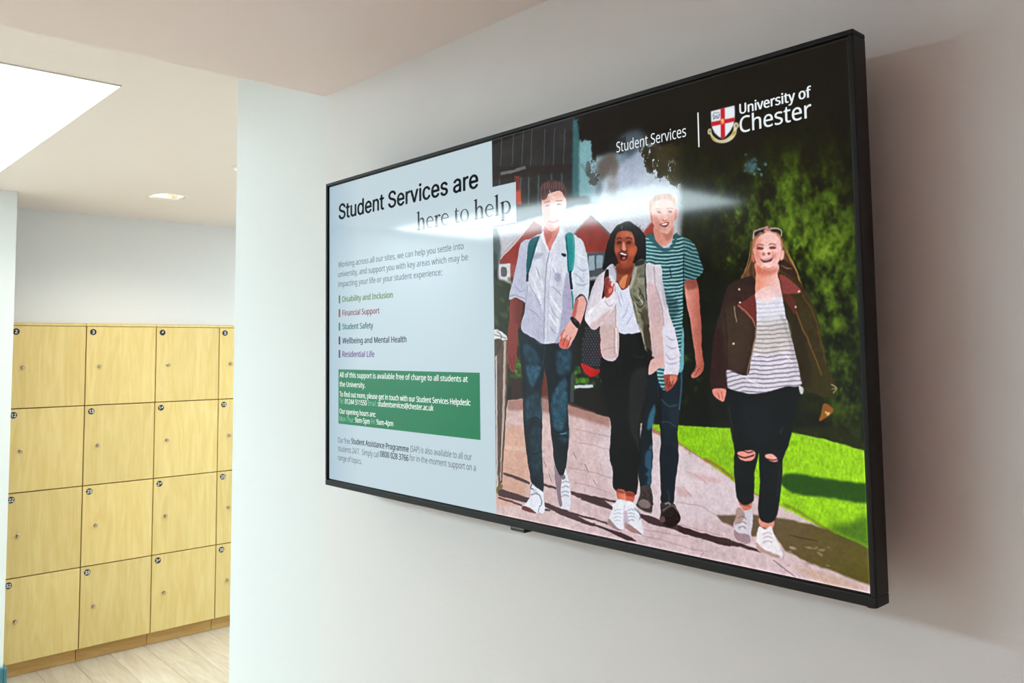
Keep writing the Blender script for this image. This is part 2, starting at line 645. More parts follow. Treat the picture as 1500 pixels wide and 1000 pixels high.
def vnoise(cx, cy):
    gh, gw = int(IH / cy) + 3, int(IW / cx) + 3
    g = rng.random((gh, gw)).astype(np.float32)
    fx, fy = np.arange(IW) / cx, np.arange(IH) / cy
    ix, iy = fx.astype(int), fy.astype(int)
    tx, ty = fx - ix, fy - iy
    tx, ty = (tx * tx * (3 - 2 * tx)).astype(np.float32), (ty * ty * (3 - 2 * ty)).astype(np.float32)
    top = g[iy][:, ix] * (1 - tx) + g[iy][:, ix + 1] * tx
    bot = g[iy + 1][:, ix] * (1 - tx) + g[iy + 1][:, ix + 1] * tx
    return top * (1 - ty)[:, None] + bot * ty[:, None]


N_FINE = (vnoise(3, 3) + vnoise(6, 6)) - 1
N_MID = (vnoise(14, 14) + .6 * vnoise(7, 7)) - .8
N_BIG = (vnoise(60, 60) + .5 * vnoise(28, 28)) - .75
N_FOLD = (vnoise(16, 60) + .5 * vnoise(8, 30)) - .75
N_LAWN = .5 * vnoise(5, 9) + .35 * vnoise(26, 12) + .25 * vnoise(3, 5) - .55
N_STREAK = (vnoise(5, 40) + .5 * vnoise(3, 18)) - .75


def put(cv, col, a=1.0, tex=None, grad=None):
    if cv is None:
        return
    sl, m_ = cv
    c = np.asarray(col, np.float32) / 255
    if grad is not None:                       # (photo point from, photo point to, second colour)
        g0, g1 = IM([grad[0]])[0], IM([grad[1]])[0]
        v = g1 - g0
        t = ((XX[sl] - g0[0]) * v[0] + (YY[sl] - g0[1]) * v[1]) / (v @ v)
        t = np.clip(t, 0, 1)[..., None]
        c = c * (1 - t) + np.asarray(grad[2], np.float32) / 255 * t
    if tex is not None:
        c = c * (1 + tex[1] * tex[0][sl][..., None])
    m_ = (m_ * a)[..., None]
    img[sl] = img[sl] * (1 - m_) + np.clip(c, 0, 1) * m_


def fill(k, pts, col, a=1.0, blur=0.0, sm=True, tex=None, grad=None):
    p = PX(k, pts)
    if sm:
        p = smooth_closed(p)
    put(cover(IM(p), blur), col, a, tex, grad)


def stroke(k, pts, w, col, a=1.0, blur=0.0, taper=False):
    """line of width w photo pixels"""
    p = smooth_open(PX(k, pts))
    d = np.gradient(p, axis=0)
    n = np.stack([-d[:, 1], d[:, 0]], 1)
    n /= np.linalg.norm(n, axis=1, keepdims=True) + 1e-9
    ww = np.full(len(p), w / 2.)
    if taper:
        ww = ww * np.sin(np.linspace(.25, math.pi - .1, len(p)))
    q = np.vstack([p + n * ww[:, None], (p - n * ww[:, None])[::-1]])
    put(cover(IM(q), blur), col, a)


def ell(k, c, rx, ry, col, a=1.0, blur=0.0, ang=0.0, tex=None):
    t = np.linspace(0, 2 * math.pi, 20, endpoint=False)
    x, y_ = rx * np.cos(t), ry * np.sin(t)
    ca, sa = math.cos(ang), math.sin(ang)
    fill(k, np.stack([c[0] + x * ca - y_ * sa, c[1] + x * sa + y_ * ca], 1), col, a, blur, False, tex)


def dabs(n, area, cols, r, blur, a=.6, el=2.0, ang=None, keep=None):
    """scattered leaf-like dabs inside a photo-pixel box"""
    x0, y0, x1, y1 = area
    for _ in range(n):
        x, y_ = rng.uniform(x0, x1), rng.uniform(y0, y1)
        if keep is not None and not keep(x, y_):
            continue
        rr = r * rng.uniform(.5, 1.5)
        an = rng.uniform(0, math.pi) if ang is None else ang + rng.normal(0, .35)
        ell('p', (x, y_), rr * el, rr, cols[rng.integers(len(cols))], a * rng.uniform(.5, 1), blur * rng.uniform(.6, 1.6), an)


# ---- backdrop of the photograph half
img[:] = np.array((22, 20, 15), np.float32) / 255
BOT = [(700, 1000), (700, 740)]
fill('p', [(985, 140), (1300, 20), (1310, 700), (1000, 660), (1000, 300)], (52, 68, 14), 1, 30, False, (N_BIG, .5), ((1130, 130), (1200, 420), (58, 82, 14)))
fill('p', [(880, 60), (1290, 0), (1290, 190), (1040, 240), (930, 215)], (19, 17, 13), .95, 34, False)
fill('p', [(1228, 180), (1290, 160), (1300, 640), (1240, 620)], (22, 32, 6), .6, 22, False)
# dark undergrowth
fill('p', [(1005, 380), (1070, 360), (1060, 630), (990, 630)], (16, 20, 10), .9, 16, False)
fill('p', [(1170, 560), (1290, 590), (1290, 665), (1160, 640)], (38, 36, 6), .8, 8, False)
# building at the top left, glazing bars
fill('p', [(715, 215), (842, 165), (848, 350), (715, 350)], (46, 46, 48), 1, 2, False, (N_BIG, .2))
for i, x in enumerate((70, 155, 225, 290, 385, 455, 530)):
    stroke('K', [(x + 8, 240), (x - 4, 520)], 1.3, (84, 88, 90), .8, 1.5)
for x in (60, 215, 275, 345, 440, 515):
    stroke('K', [(x, 560), (x - 4, 800)], 2.0, (104, 122, 122), .6, 2)
fill('K', [(0, 520), (600, 500), (600, 560), (0, 620)], (42, 34, 34), .8, 3, False)
stroke('K', [(65, 572), (150, 555), (250, 525)], 4.5, (112, 112, 112), .9, 1.2)
fill('K', [(170, 590), (200, 590), (222, 800), (185, 800)], (196, 82, 64), .95, 2, False)
fill('K', [(165, 600), (200, 600), (205, 690), (175, 690)], (60, 30, 28), .6, 3)
fill('K', [(596, 180), (640, 170), (650, 730), (590, 740)], (62, 108, 114), .95, 5, False)
fill('K', [(640, 330), (730, 310), (760, 740), (640, 740)], (122, 164, 170), 1, 5, False)
fill('K', [(720, 460), (900, 420), (1000, 430), (1010, 800), (720, 800)], (140, 168, 178), 1, 9, False)
# pale sky between the trees
fill('p', [(880, 345), (885, 262), (915, 238), (950, 210), (985, 236), (1000, 268), (990, 345)], (182, 192, 206), 1, 10)
fill('p', [(846, 300), (1000, 285), (1000, 400), (730, 420), (728, 335)], (192, 196, 206), 1, 6, False)
# turret and tree masses, broken up by leaf texture
leaf = (.42 * vnoise(24, 44) + .3 * vnoise(11, 19) + .24 * vnoise(6, 9) + .2 * vnoise(3, 4)) / 1.16


def leafy(k, pts, col, thr, blur=6, a=.95, gain=6.0):
    cv = cover(IM(smooth_closed(PX(k, pts))), blur)
    if cv:
        m_ = cv[1] * np.clip((1.5 * (leaf[cv[0]] - .5) + .75 * (cv[1] - .5) + .5 - thr) * gain, 0, 1)
        put((cv[0], m_), col, a, (N_BIG, .25))


fill('K', [(770, 520), (830, 440), (900, 420), (940, 530), (912, 590), (860, 580), (800, 620)], (86, 70, 62), .75, 9)
fill('K', [(860, 560), (918, 540), (922, 720), (856, 720)], (126, 124, 122), .55, 8)
fill('K', [(770, 600), (800, 590), (805, 730), (765, 730)], (98, 104, 108), .6, 7)
stroke('K', [(655, 500), (700, 570), (735, 640)], 3, (96, 100, 102), .6, 4)
fill('p', [(905, 205), (935, 190), (952, 215), (935, 245), (912, 246)], (98, 116, 134), .7, 11)
fill('L', [(30, 370), (120, 300), (170, 310), (160, 420), (60, 470), (10, 460)], (168, 178, 198), .8, 9)
leafy('K', [(620, 140), (900, 40), (980, 110), (960, 260), (860, 350), (800, 330), (775, 470), (735, 500), (710, 350), (630, 330)], (25, 22, 21), .58, 12)
leafy('K', [(690, 480), (780, 470), (800, 620), (740, 680), (700, 620)], (58, 54, 52), .72, 9, .7)
leafy('K', [(860, 330), (1010, 280), (1020, 420), (930, 440), (870, 420)], (40, 44, 48), .72, 10, .8)
leafy('L', [(120, 220), (230, 250), (400, 260), (470, 420), (460, 520), (340, 470), (300, 500), (270, 430), (235, 470), (200, 430), (150, 380)], (52, 47, 24), .60, 12)
leafy('L', [(330, 280), (480, 240), (520, 520), (420, 560), (360, 470)], (44, 46, 16), .56, 12)
# brick gables
for g in ([(40, 590), (120, 505), (205, 408), (245, 440), (250, 520), (200, 620), (40, 625)],
          [(396, 488), (440, 432), (484, 388), (530, 430), (582, 482), (566, 568), (400, 568)],
          [(738, 470), (775, 425), (800, 396), (830, 430), (800, 500), (745, 500)]):
    fill('A', g, (146, 58, 50), 1, 3, False, (N_BIG, .14))
stroke('A', [(396, 488), (440, 432), (484, 388)], 2.2, (132, 124, 128), .7, 1.5)
stroke('A', [(484, 388), (530, 430), (582, 482)], 3.0, (92, 90, 94), .8, 1.5)
stroke('A', [(36, 600), (120, 512), (200, 412)], 3.0, (206, 206, 214), .8, 1.5)
fill('A', [(0, 440), (180, 420), (110, 505), (40, 575), (0, 560)], (186, 186, 194), .9, 4, False)
fill('A', [(466, 565), (570, 560), (560, 680), (466, 690)], (82, 86, 92), 1, 3, False)
fill('A', [(474, 582), (504, 580), (504, 652), (474, 655)], (152, 174, 186), .9, 1.5, False)
fill('A', [(512, 580), (546, 578), (540, 640), (512, 645)], (146, 168, 182), .9, 1.5, False)
fill('A', [(0, 470), (30, 455), (45, 560), (28, 640), (0, 650)], (64, 78, 78), .8, 4)
fill('A', [(38, 622), (94, 620), (96, 700), (40, 702)], (206, 206, 210), 1, 1, False)
fill('A', [(48, 640), (72, 640), (72, 680), (48, 680)], (82, 80, 84), .9, 1)
fill('A', [(75, 700), (96, 700), (94, 760), (75, 760)], (186, 186, 190), .9, 1.5, False)
fill('A', [(94, 610), (135, 600), (130, 700), (98, 720)], (150, 62, 52), .9, 2)
# hedge at the left
fill('p', [(722, 405), (748, 415), (770, 470), (770, 560), (722, 570)], (44, 50, 18), 1, 4, False)
dabs(60, (722, 408, 770, 560), [(70, 84, 28), (32, 40, 12), (92, 108, 40), (24, 26, 12)], 2.2, 2, .8, 2, 1.3)
# area behind the group: dark shrubs and bench
fill('p', [(836, 400), (880, 420), (880, 600), (833, 598)], (30, 28, 24), 1, 6, False)
fill('B', [(90, 190), (140, 180), (140, 330), (90, 325)], (58, 34, 26), 1, 4, False)
fill('B', [(230, 180), (262, 190), (268, 330), (228, 330)], (110, 58, 44), .9, 4, False)
dabs(26, (838, 536, 885, 566), [(74, 128, 26), (50, 90, 20), (100, 160, 40)], 2.4, 2, .8)
dabs(12, (752, 530, 768, 552), [(96, 150, 30), (60, 100, 22)], 2.4, 2, .8)
fill('B', [(365, 290), (500, 280), (500, 390), (365, 360)], (24, 18, 16), .95, 3, False)
stroke('B', [(380, 270), (465, 266)], 4.5, (206, 214, 226), .9, 1.2)
fill('B', [(362, 210), (378, 205), (376, 340), (360, 340)], (66, 74, 78), .9, 2, False)
# paving
PATH = [(744, 586), (790, 582), (835, 594), (893, 612), (958, 623), (1000, 648), (1050, 682), (1100, 716), (1160, 748), (1228, 784), (1290, 812), (1300, 900), (1270, 890), (720, 780), (724, 700)]
fill('p', PATH, (204, 178, 174), 1, 1.5, False, (N_MID, .05), ((760, 600), (900, 780), (206, 182, 186)))
fill('p', [(744, 586), (800, 580), (850, 596), (893, 612), (893, 626), (830, 606), (744, 600)], (148, 104, 92), .7, 4, False)
fill('p', [(880, 640), (960, 630), (1020, 668), (1100, 722), (1060, 760), (960, 760), (900, 720)], (216, 204, 210), .6, 18)
for q in ([(60, 545), (160, 560), (240, 585)], ):
    stroke('B', q, 6, (216, 208, 206), .9, 1)
for a_, b_ in (((375, 572), (390, 600)), ((425, 625), (445, 660)), ((240, 610), (250, 640)), ((465, 695), (485, 725)), ((262, 670), (275, 705))):
    stroke('B', [a_, b_], 1.2, (132, 98, 96), .7, .6)
for q in ([(355, 640), (450, 658), (560, 690)], [(370, 460), (450, 478), (545, 500)], [(60, 640), (150, 660)], [(380, 520), (470, 540), (545, 560)],
          [(375, 710), (460, 725), (550, 760)]):
    stroke('B', q, .9, (150, 116, 114), .55, .7)
for q in ([(540, 830), (760, 880), (990, 950), (1200, 990)], [(560, 770), (780, 810), (990, 842)], [(880, 500), (1100, 540), (1200, 590), (1270, 640), (1333, 660)],
          [(880, 715), (1100, 770), (1333, 830)], [(960, 200), (1080, 250), (1180, 330)], [(185, 845), (260, 810)]):
    stroke('I', q, .9, (150, 116, 118), .6, .6)
fill('I', [(870, 360), (930, 370), (1025, 440), (900, 440)], (196, 150, 148), .55, 3)
fill('I', [(1000, 225), (1120, 230), (1333, 290), (1200, 300)], (206, 172, 170), .5, 4)
stroke('D', [(440, 865), (500, 910), (550, 950)], 1.1, (96, 70, 66), .8, .6)
stroke('D', [(85, 850), (100, 830)], 1.0, (130, 96, 94), .7, .6)
stroke('D', [(0, 510), (45, 555)], 1.0, (160, 124, 124), .7, .6)
fill('D', [(30, 445), (180, 470), (150, 490), (60, 470)], (198, 160, 160), .5, 4)
fill('p', [(728, 640), (770, 630), (772, 720), (724, 735)], (206, 152, 124), .55, 8)
fill('p', [(940, 626), (958, 620), (1000, 646), (1050, 678), (1100, 712), (1120, 730), (1090, 715), (1040, 680), (985, 646)], (150, 104, 74), .8, 2)
# foliage on the right: mottled leaf texture, thick where the sun reaches it
lit = np.full((IH, IW), .10, np.float32)
for cx_, cy_, rx_, ry_, w_ in ((1150, 330, 34, 62, .85), (1222, 330, 34, 60, .62), (1092, 345, 22, 46, .50), (1236, 480, 26, 80, .58), (1040, 300, 30, 50, .26),
                               (1190, 500, 30, 70, .28), (1245, 585, 22, 40, .40), (1160, 260, 60, 26, .25), (1200, 420, 40, 50, .35), (1060, 470, 16, 40, .14)):
    c_ = IM([(cx_, cy_)])[0]
    ex = IM([(cx_ + rx_, cy_)])[0][0] - c_[0]
    ey = IM([(cx_, cy_ + ry_)])[0][1] - c_[1]
    lit += w_ * np.exp(-.5 * (((XX - c_[0]) / ex) ** 2 + ((YY - c_[1]) / ey) ** 2))
tv_ = np.clip((leaf - .30) * 2.2, 0, 1) * np.clip(lit * .66, 0, .9)
pal_t = [0, .12, .32, .6, 1.0]
pal = np.array([(12, 13, 6), (28, 34, 8), (58, 78, 12), (98, 124, 26), (164, 186, 84)], np.float32)
folc = np.stack([blur2(np.interp(tv_, pal_t, pal[:, i]), 2.2) for i in range(3)], -1) / 255
cvf = cover(IM([(1000, 190), (1060, 225), (1290, 130), (1300, 664), (1215, 646), (1160, 632), (1000, 622), (996, 420)]), 16)
mf = cvf[1][..., None] * .92
img[cvf[0]] = img[cvf[0]] * (1 - mf) + folc[cvf[0]].astype(np.float32) * mf
dabs(46, (1122, 290, 1178, 420), [(124, 158, 44), (146, 176, 72), (96, 132, 26)], 1.7, 2.2, .55, 2.2, 1.3)
dabs(40, (1060, 300, 1118, 400), [(122, 130, 50), (84, 96, 30), (146, 150, 84)], 1.6, 2.2, .5, 1.6, 1.2)
dabs(40, (1060, 240, 1190, 420), [(20, 20, 10), (28, 28, 14)], 3.4, 4, .5, 2.0, 1.3)
dabs(46, (1195, 430, 1255, 600), [(84, 120, 20), (110, 146, 40), (50, 76, 10)], 1.7, 2, .5, 1.8, 1.2)
fill('L', [(690, 350), (735, 325), (745, 380), (715, 405), (688, 390)], (92, 132, 152), .6, 6, True, (N_MID, .6))
dabs(26, (1088, 218, 1122, 258), [(110, 148, 164), (60, 84, 80), (30, 36, 18)], 1.4, 1.6, .7, 1.6)
fill('p', [(1008, 410), (1062, 400), (1062, 622), (1003, 621)], (14, 17, 9), .75, 14, False)
dabs(50, (1003, 430, 1052, 624), [(24, 40, 10), (12, 16, 8), (50, 80, 18), (10, 12, 8)], 2, 2.4, .6)
dabs(20, (985, 490, 1012, 590), [(70, 110, 26), (40, 66, 16), (20, 24, 12)], 2.2, 2.4, .7)
# lawn
GR = [(950, 621), (985, 622), (1060, 626), (1110, 628), (1165, 633), (1215, 645), (1300, 668), (1300, 818), (1262, 800), (1228, 783), (1198, 770), (1144, 741), (1075, 705), (1036, 676), (1000, 651), (958, 627)]
fill('p', GR, (132, 184, 14), 1, 1.5, False, (N_LAWN, .30), ((1000, 620), (1250, 720), (150, 204, 22)))
dabs(240, (965, 624, 1285, 800), [(170, 214, 40), (112, 168, 10), (96, 150, 10), (188, 222, 60)], 1.5, 1.2, .4, 1.6, 1.5,
     lambda x, y_: y_ < 625 + (x - 955) * .58 + 14 and y_ > 624 + max(0, x - 1160) * .25)
fill('D', [(490, 450), (580, 448), (700, 470), (890, 492), (1000, 510), (1000, 585), (890, 590), (700, 560), (560, 545), (485, 500)], (34, 74, 6), .93, 3)
fill('D', [(700, 700), (800, 690), (900, 650), (1000, 650), (1000, 850), (890, 800), (770, 745)], (40, 66, 12), .6, 9)
for _ in range(70):
    x = rng.uniform(500, 900)
    y_ = rng.uniform(560, 720)
    stroke('D', [(x, y_), (x + rng.uniform(-10, 10), y_ - rng.uniform(18, 46))], 1.4, (176, 222, 50), .55, .7, True)
fill('D', [(500, 235), (640, 255), (760, 285), (890, 325), (890, 300), (700, 215)], (40, 44, 6), .8, 5)
stroke('D', [(100, 370), (180, 415), (250, 470)], 4, (150, 96, 56), .7, 2)
stroke('D', [(490, 590), (600, 650), (680, 705), (760, 745)], 4, (122, 120, 44), .7, 2)
fill('p', [(1010, 575), (1070, 570), (1070, 622), (1000, 621)], (13, 14, 9), .9, 6, False)
# planter / railing at the left edge
fill('B', [(10, 60), (75, 52), (62, 500), (48, 700), (30, 742), (5, 740)], (112, 92, 84), 1, 1.2, False, (N_STREAK, .25))
stroke('B', [(22, 70), (24, 300), (26, 740)], 2.6, (206, 200, 196), .9, .8)
stroke('B', [(62, 60), (54, 400), (44, 700)], 3.4, (196, 178, 166), .85, .8)
stroke('B', [(76, 55), (70, 300), (52, 560), (46, 710)], 1.8, (82, 56, 46), .9, .8)
fill('B', [(24, 90), (55, 80), (48, 400), (40, 660), (28, 680)], (84, 66, 58), .75, 1.5, False, (N_STREAK, .3))
fill('B', [(5, 8), (28, 6), (68, 36), (74, 54), (40, 60), (5, 50)], (214, 214, 216), 1, .8, False)
stroke('B', [(10, 30), (68, 48)], 1.2, (96, 88, 84), .8, .5)
stroke('B', [(24, 12), (44, 36), (40, 56)], 1.2, (90, 84, 80), .8, .5)
fill('B', [(12, 56), (50, 58), (36, 105), (14, 130)], (70, 60, 44), .9, 1.5)
fill('B', [(20, 735), (45, 715), (50, 735), (30, 760)], (104, 92, 40), .8, 2)

# ---- shadows thrown on the paving (content of the displayed photograph)
SH = (72, 50, 54)
fill('H', [(0, 556), (40, 545), (180, 590), (330, 640), (300, 685), (150, 650), (0, 612)], SH, .95, .8, False)
stroke('H', [(0, 632), (120, 668), (250, 715)], 2.6, SH, .9, .6)
fill('H', [(50, 370), (200, 412), (332, 470), (325, 492), (160, 432), (50, 392)], SH, .92, .8, False)
fill('H', [(465, 480), (610, 525), (608, 548), (465, 506)], SH, .92, .8, False)
fill('H', [(755, 560), (1000, 622), (1080, 650), (1080, 700), (930, 668), (760, 598)], SH, .92, .8, False)
fill('H', [(480, 680), (560, 712), (700, 758), (850, 812), (1010, 852), (1010, 868), (830, 826), (930, 880), (1010, 902), (1010, 922), (870, 892), (640, 806), (540, 752), (480, 722)], SH, .95, .8, False)
fill('H', [(485, 742), (545, 760), (520, 775), (485, 765)], SH, .9, .6)
fill('I', [(-60, 424), (130, 455), (295, 495), (285, 512), (165, 485), (252, 550), (252, 582), (120, 537), (-60, 480)], SH, .95, .8, False)
stroke('I', [(-60, 640), (80, 672), (205, 712)], 2.2, SH, .9, .6)
fill('I', [(-60, 690), (120, 730), (230, 768), (340, 800), (430, 845), (490, 890), (400, 876), (300, 836), (220, 790), (100, 745), (-60, 705)], SH, .95, .8, False)
fill('I', [(470, 535), (520, 615), (640, 640), (720, 680), (870, 720), (1100, 800), (1260, 835), (1400, 862), (1400, 880), (1260, 850), (1400, 900), (1400, 935), (1200, 884), (960, 815), (840, 765), (640, 722), (560, 680), (500, 640)], SH, .95, .8, False)
fill('D', [(-20, 700), (100, 735), (180, 755), (240, 770), (370, 815), (385, 832), (280, 802), (180, 792), (80, 756), (-20, 728)], (66, 44, 44), .95, .8, False)
fill('D', [(165, 650), (250, 645), (345, 645), (440, 655), (620, 690), (720, 725), (890, 800), (960, 830), (960, 1010), (900, 985), (760, 930), (620, 880), (500, 820), (440, 730), (345, 755), (250, 705), (190, 680)], (98, 78, 60), .93, 2.5, False, None, ((1080, 760), (1260, 830), (86, 78, 22)))
dabs(26, (1150, 800, 1215, 830), [(190, 160, 150), (120, 96, 76)], 1.3, .8, .6, 3.4, .25)
stroke('D', [(520, 745), (600, 762), (660, 775)], 1.4, (62, 48, 36), .8, .8)
fill('D', [(540, 900), (700, 930), (800, 965), (900, 1005), (700, 985)], (196, 160, 132), .55, 5)

# ---- figure: striped T-shirt, standing behind
SK1 = (214, 150, 136)
fill('G', [(495, 320), (558, 345), (550, 560), (526, 720), (522, 1010), (432, 1010), (440, 800), (470, 600)], (18, 27, 36), 1, .7)
fill('G', [(505, 640), (548, 560), (545, 660), (524, 730), (488, 740)], (62, 122, 150), .8, 3)
fill('G', [(490, 930), (522, 850), (521, 1010), (485, 1010)], (58, 112, 140), .9, 2)
fill('I', [(500, 0), (636, 0), (628, 200), (622, 348), (560, 362), (512, 335)], (20, 30, 40), 1, .7)
fill('I', [(575, 20), (634, 0), (627, 200), (622, 345), (585, 320), (600, 260), (565, 230), (605, 190), (570, 150)], (52, 98, 124), .8, 3)
fill('G', [(580, 285), (720, 345), (756, 285), (752, 420), (728, 620), (712, 760), (716, 850), (708, 1012), (588, 1012), (592, 800), (578, 640), (562, 420)], (22, 36, 48), 1, .7, True, (N_FOLD, .35))
fill('G', [(585, 420), (600, 640), (600, 800), (600, 1010), (592, 1010), (590, 800), (572, 600)], (8, 12, 18), .8, 2)
stroke('G', [(590, 520), (650, 575), (710, 560)], 2, (60, 92, 110), .6, 1.5)
stroke('G', [(595, 690), (650, 690), (705, 730)], 2, (58, 80, 94), .6, 1.5)
stroke('G', [(745, 300), (738, 450), (722, 600)], 2, (76, 124, 140), .6, 1.2)
fill('G', [(690, 20), (752, 0), (758, 170), (755, 300), (722, 320), (722, 180)], (106, 166, 178), 1, .8)
fill('I', [(720, -10), (886, -10), (868, 250), (852, 400), (838, 518), (728, 512), (722, 350)], (17, 26, 36), 1, .7, True, (N_FOLD, .3))
stroke('I', [(780, 380), (800, 450), (800, 500)], 1.2, (90, 96, 100), .7, .8)
fill('I', [(525, 345), (615, 348), (640, 440), (638, 510), (632, 606), (560, 592), (478, 545), (490, 500), (515, 420)], (70, 58, 56), 1, .6)
fill('I', [(500, 500), (560, 470), (620, 520), (600, 560), (520, 545)], (150, 132, 130), .7, 1.5)
stroke('I', [(480, 548), (560, 594), (630, 608)], 1.6, (176, 156, 150), .8, .6)
for q in ([(540, 400), (580, 440)], [(530, 440), (585, 470)], [(590, 380), (620, 430), (632, 445)], [(600, 440), (640, 510), (632, 525)]):
    stroke('I', q, 1.3, (24, 20, 22), .9, .5)
fill('I', [(722, 508), (840, 514), (888, 590), (912, 650), (896, 700), (848, 742), (780, 738), (712, 690), (720, 600)], (52, 42, 42), 1, .6)
fill('I', [(745, 610), (830, 560), (905, 655), (850, 735), (770, 730), (740, 680)], (42, 28, 26), 1, 1, True, (N_FINE, .5))
fill('I', [(712, 650), (750, 640), (760, 690), (715, 695)], (112, 84, 82), .9, 1.2)
stroke('I', [(735, 590), (800, 540), (850, 545), (895, 600)], 2, (126, 116, 116), .8, .8)
stroke('I', [(760, 520), (790, 505), (815, 525)], 2.4, (170, 160, 158), .8, .8)
# arm
fill('C', [(10, 436), (66, 428), (84, 560), (92, 690), (94, 775), (104, 850), (88, 893), (52, 912), (40, 895), (62, 860), (58, 780), (38, 640), (20, 560)], SK1, 1, .7, True, None, ((1003, 480), (1030, 480), (168, 88, 74)))
fill('C', [(10, 436), (66, 428), (70, 470), (20, 480)], (120, 62, 52), .7, 3)
for q in ([(52, 880), (72, 850)], [(60, 898), (82, 862)], [(42, 892), (64, 872)]):
    stroke('C', q, 1.1, (120, 50, 44), .8, .5)
# shirt with stripes
SHIRT = [(938, 352), (950, 345), (958, 343), (964, 356), (974, 363), (983, 358), (988, 343), (1002, 348), (1014, 354), (1021, 366), (1026, 382), (1030, 397), (1018, 409), (1003, 413), (1000, 460), (998, 500), (994, 540), (985, 560), (965, 560), (945, 420)]
cvr = cover(IM(smooth_closed(PX('p', SHIRT))), .6)
put(cvr, (36, 92, 98), 1, (N_FOLD, .22), ((950, 400), (1030, 400), (30, 74, 80)))
sl, mk = cvr
for i in range(46):
    yb = 350 + i * 5.35
    ln = [(936, yb - 2.5), (952, yb - .2), (972, yb + 1.6), (992, yb + .4), (1001, yb - 1.5)]
    p = smooth_open(np.array(ln, float))
    q = IM(np.vstack([p + (0, 1.05), (p - (0, 1.05))[::-1]]))
    cv = cover(q, .5)
    if cv:
        full = np.zeros((IH, IW), np.float32)
        full[cv[0]] = cv[1]
        put((sl, full[sl] * mk), (172, 208, 212), .92)
    sl2 = [(1001, yb - 2), (1012, yb + 1.5), (1030, yb + 6.5)] if yb < 420 else None
    if sl2:
        p = np.array(sl2, float)
        cv = cover(IM(np.vstack([p + (0, .9), (p - (0, .9))[::-1]])), .5)
        if cv:
            full = np.zeros((IH, IW), np.float32)
            full[cv[0]] = cv[1]
            put((sl, full[sl] * mk), (150, 190, 186), .85)
fill('p', [(946, 345), (957, 342), (965, 357), (975, 364), (984, 359), (990, 342), (993, 345), (986, 363), (975, 369), (963, 363), (950, 349)], (48, 98, 104), .95, .6)
fill('A', [(830, 760), (900, 800), (915, 850), (870, 900), (840, 880)], (20, 52, 58), .45, 4)
stroke('A', [(860, 830), (910, 800)], 1.4, (16, 40, 46), .7, .8)
stroke('A', [(870, 640), (880, 690)], 1.6, (14, 40, 46), .7, .8)
stroke('p', [(1002, 372), (1001, 412), (1000, 440)], 1.4, (18, 46, 50), .7, 1)
# head
fill('M', [(1185, 500), (1345, 490), (1348, 590), (1330, 650), (1262, 690), (1200, 655), (1178, 590)], (204, 138, 122), 1, .7, True, None, ((965, 350), (982, 350), (216, 160, 146)))
fill('M', [(1260, 560), (1340, 520), (1345, 600), (1290, 640)], (150, 84, 74), .5, 4)
fill('M', [(1130, 380), (1140, 290), (1190, 232), (1285, 212), (1350, 240), (1372, 300), (1380, 385), (1358, 460), (1332, 540), (1290, 578), (1232, 556), (1182, 505), (1150, 440)], (222, 168, 152), 1, .7)
fill('M', [(1130, 370), (1135, 290), (1190, 226), (1285, 208), (1352, 236), (1374, 300), (1378, 340), (1350, 290), (1280, 262), (1190, 280), (1155, 330), (1150, 375)], (176, 132, 106), .95, 2, True, (N_STREAK, .2))
fill('M', [(1365, 360), (1385, 355), (1380, 430), (1360, 450)], (206, 128, 112), 1, .8)
fill('M', [(1135, 390), (1152, 385), (1165, 450), (1150, 460)], (190, 112, 98), .9, 1)
fill('M', [(1180, 400), (1230, 470), (1240, 550), (1190, 510), (1155, 440)], (182, 106, 92), .5, 4)
fill('M', [(1196, 376), (1222, 366), (1240, 384), (1220, 392)], (92, 62, 62), .8, 1)
fill('M', [(1300, 368), (1325, 358), (1346, 374), (1325, 384)], (92, 62, 62), .8, 1)
stroke('M', [(1185, 358), (1215, 348), (1245, 358)], 1.3, (142, 96, 80), .8, .8)
stroke('M', [(1290, 350), (1322, 340), (1355, 352)], 1.3, (142, 96, 80), .8, .8)
fill('M', [(1262, 380), (1285, 375), (1300, 440), (1275, 455), (1255, 440)], (236, 190, 178), .8, 1.5)
stroke('M', [(1250, 448), (1272, 460), (1300, 448)], 1.2, (150, 80, 70), .8, .8)
fill('M', [(1226, 486), (1262, 480), (1312, 470), (1300, 505), (1262, 516)], (132, 48, 48), .95, .8)
fill('M', [(1242, 488), (1300, 480), (1290, 494), (1262, 500)], (240, 232, 230), .95, .6)
stroke('M', [(1250, 535), (1290, 530)], 1.2, (168, 96, 84), .6, 1)

# ---- figure: white shirt and backpack, at the left
fill('E', [(118, 535), (196, 545), (206, 600), (172, 780), (160, 900), (152, 1010), (92, 1010), (94, 900), (104, 750)], (140, 64, 54), 1, .7, True, None, ((745, 450), (760, 450), (112, 48, 42)))
fill('B', [(80, -10), (120, -10), (116, 120), (108, 190), (95, 202), (78, 172), (74, 90)], (132, 58, 50), 1, .7)
for q in ([(92, 140), (94, 190)], [(102, 130), (104, 180)], [(84, 120), (86, 170)]):
    stroke('B', q, 1.1, (84, 30, 28), .8, .5)
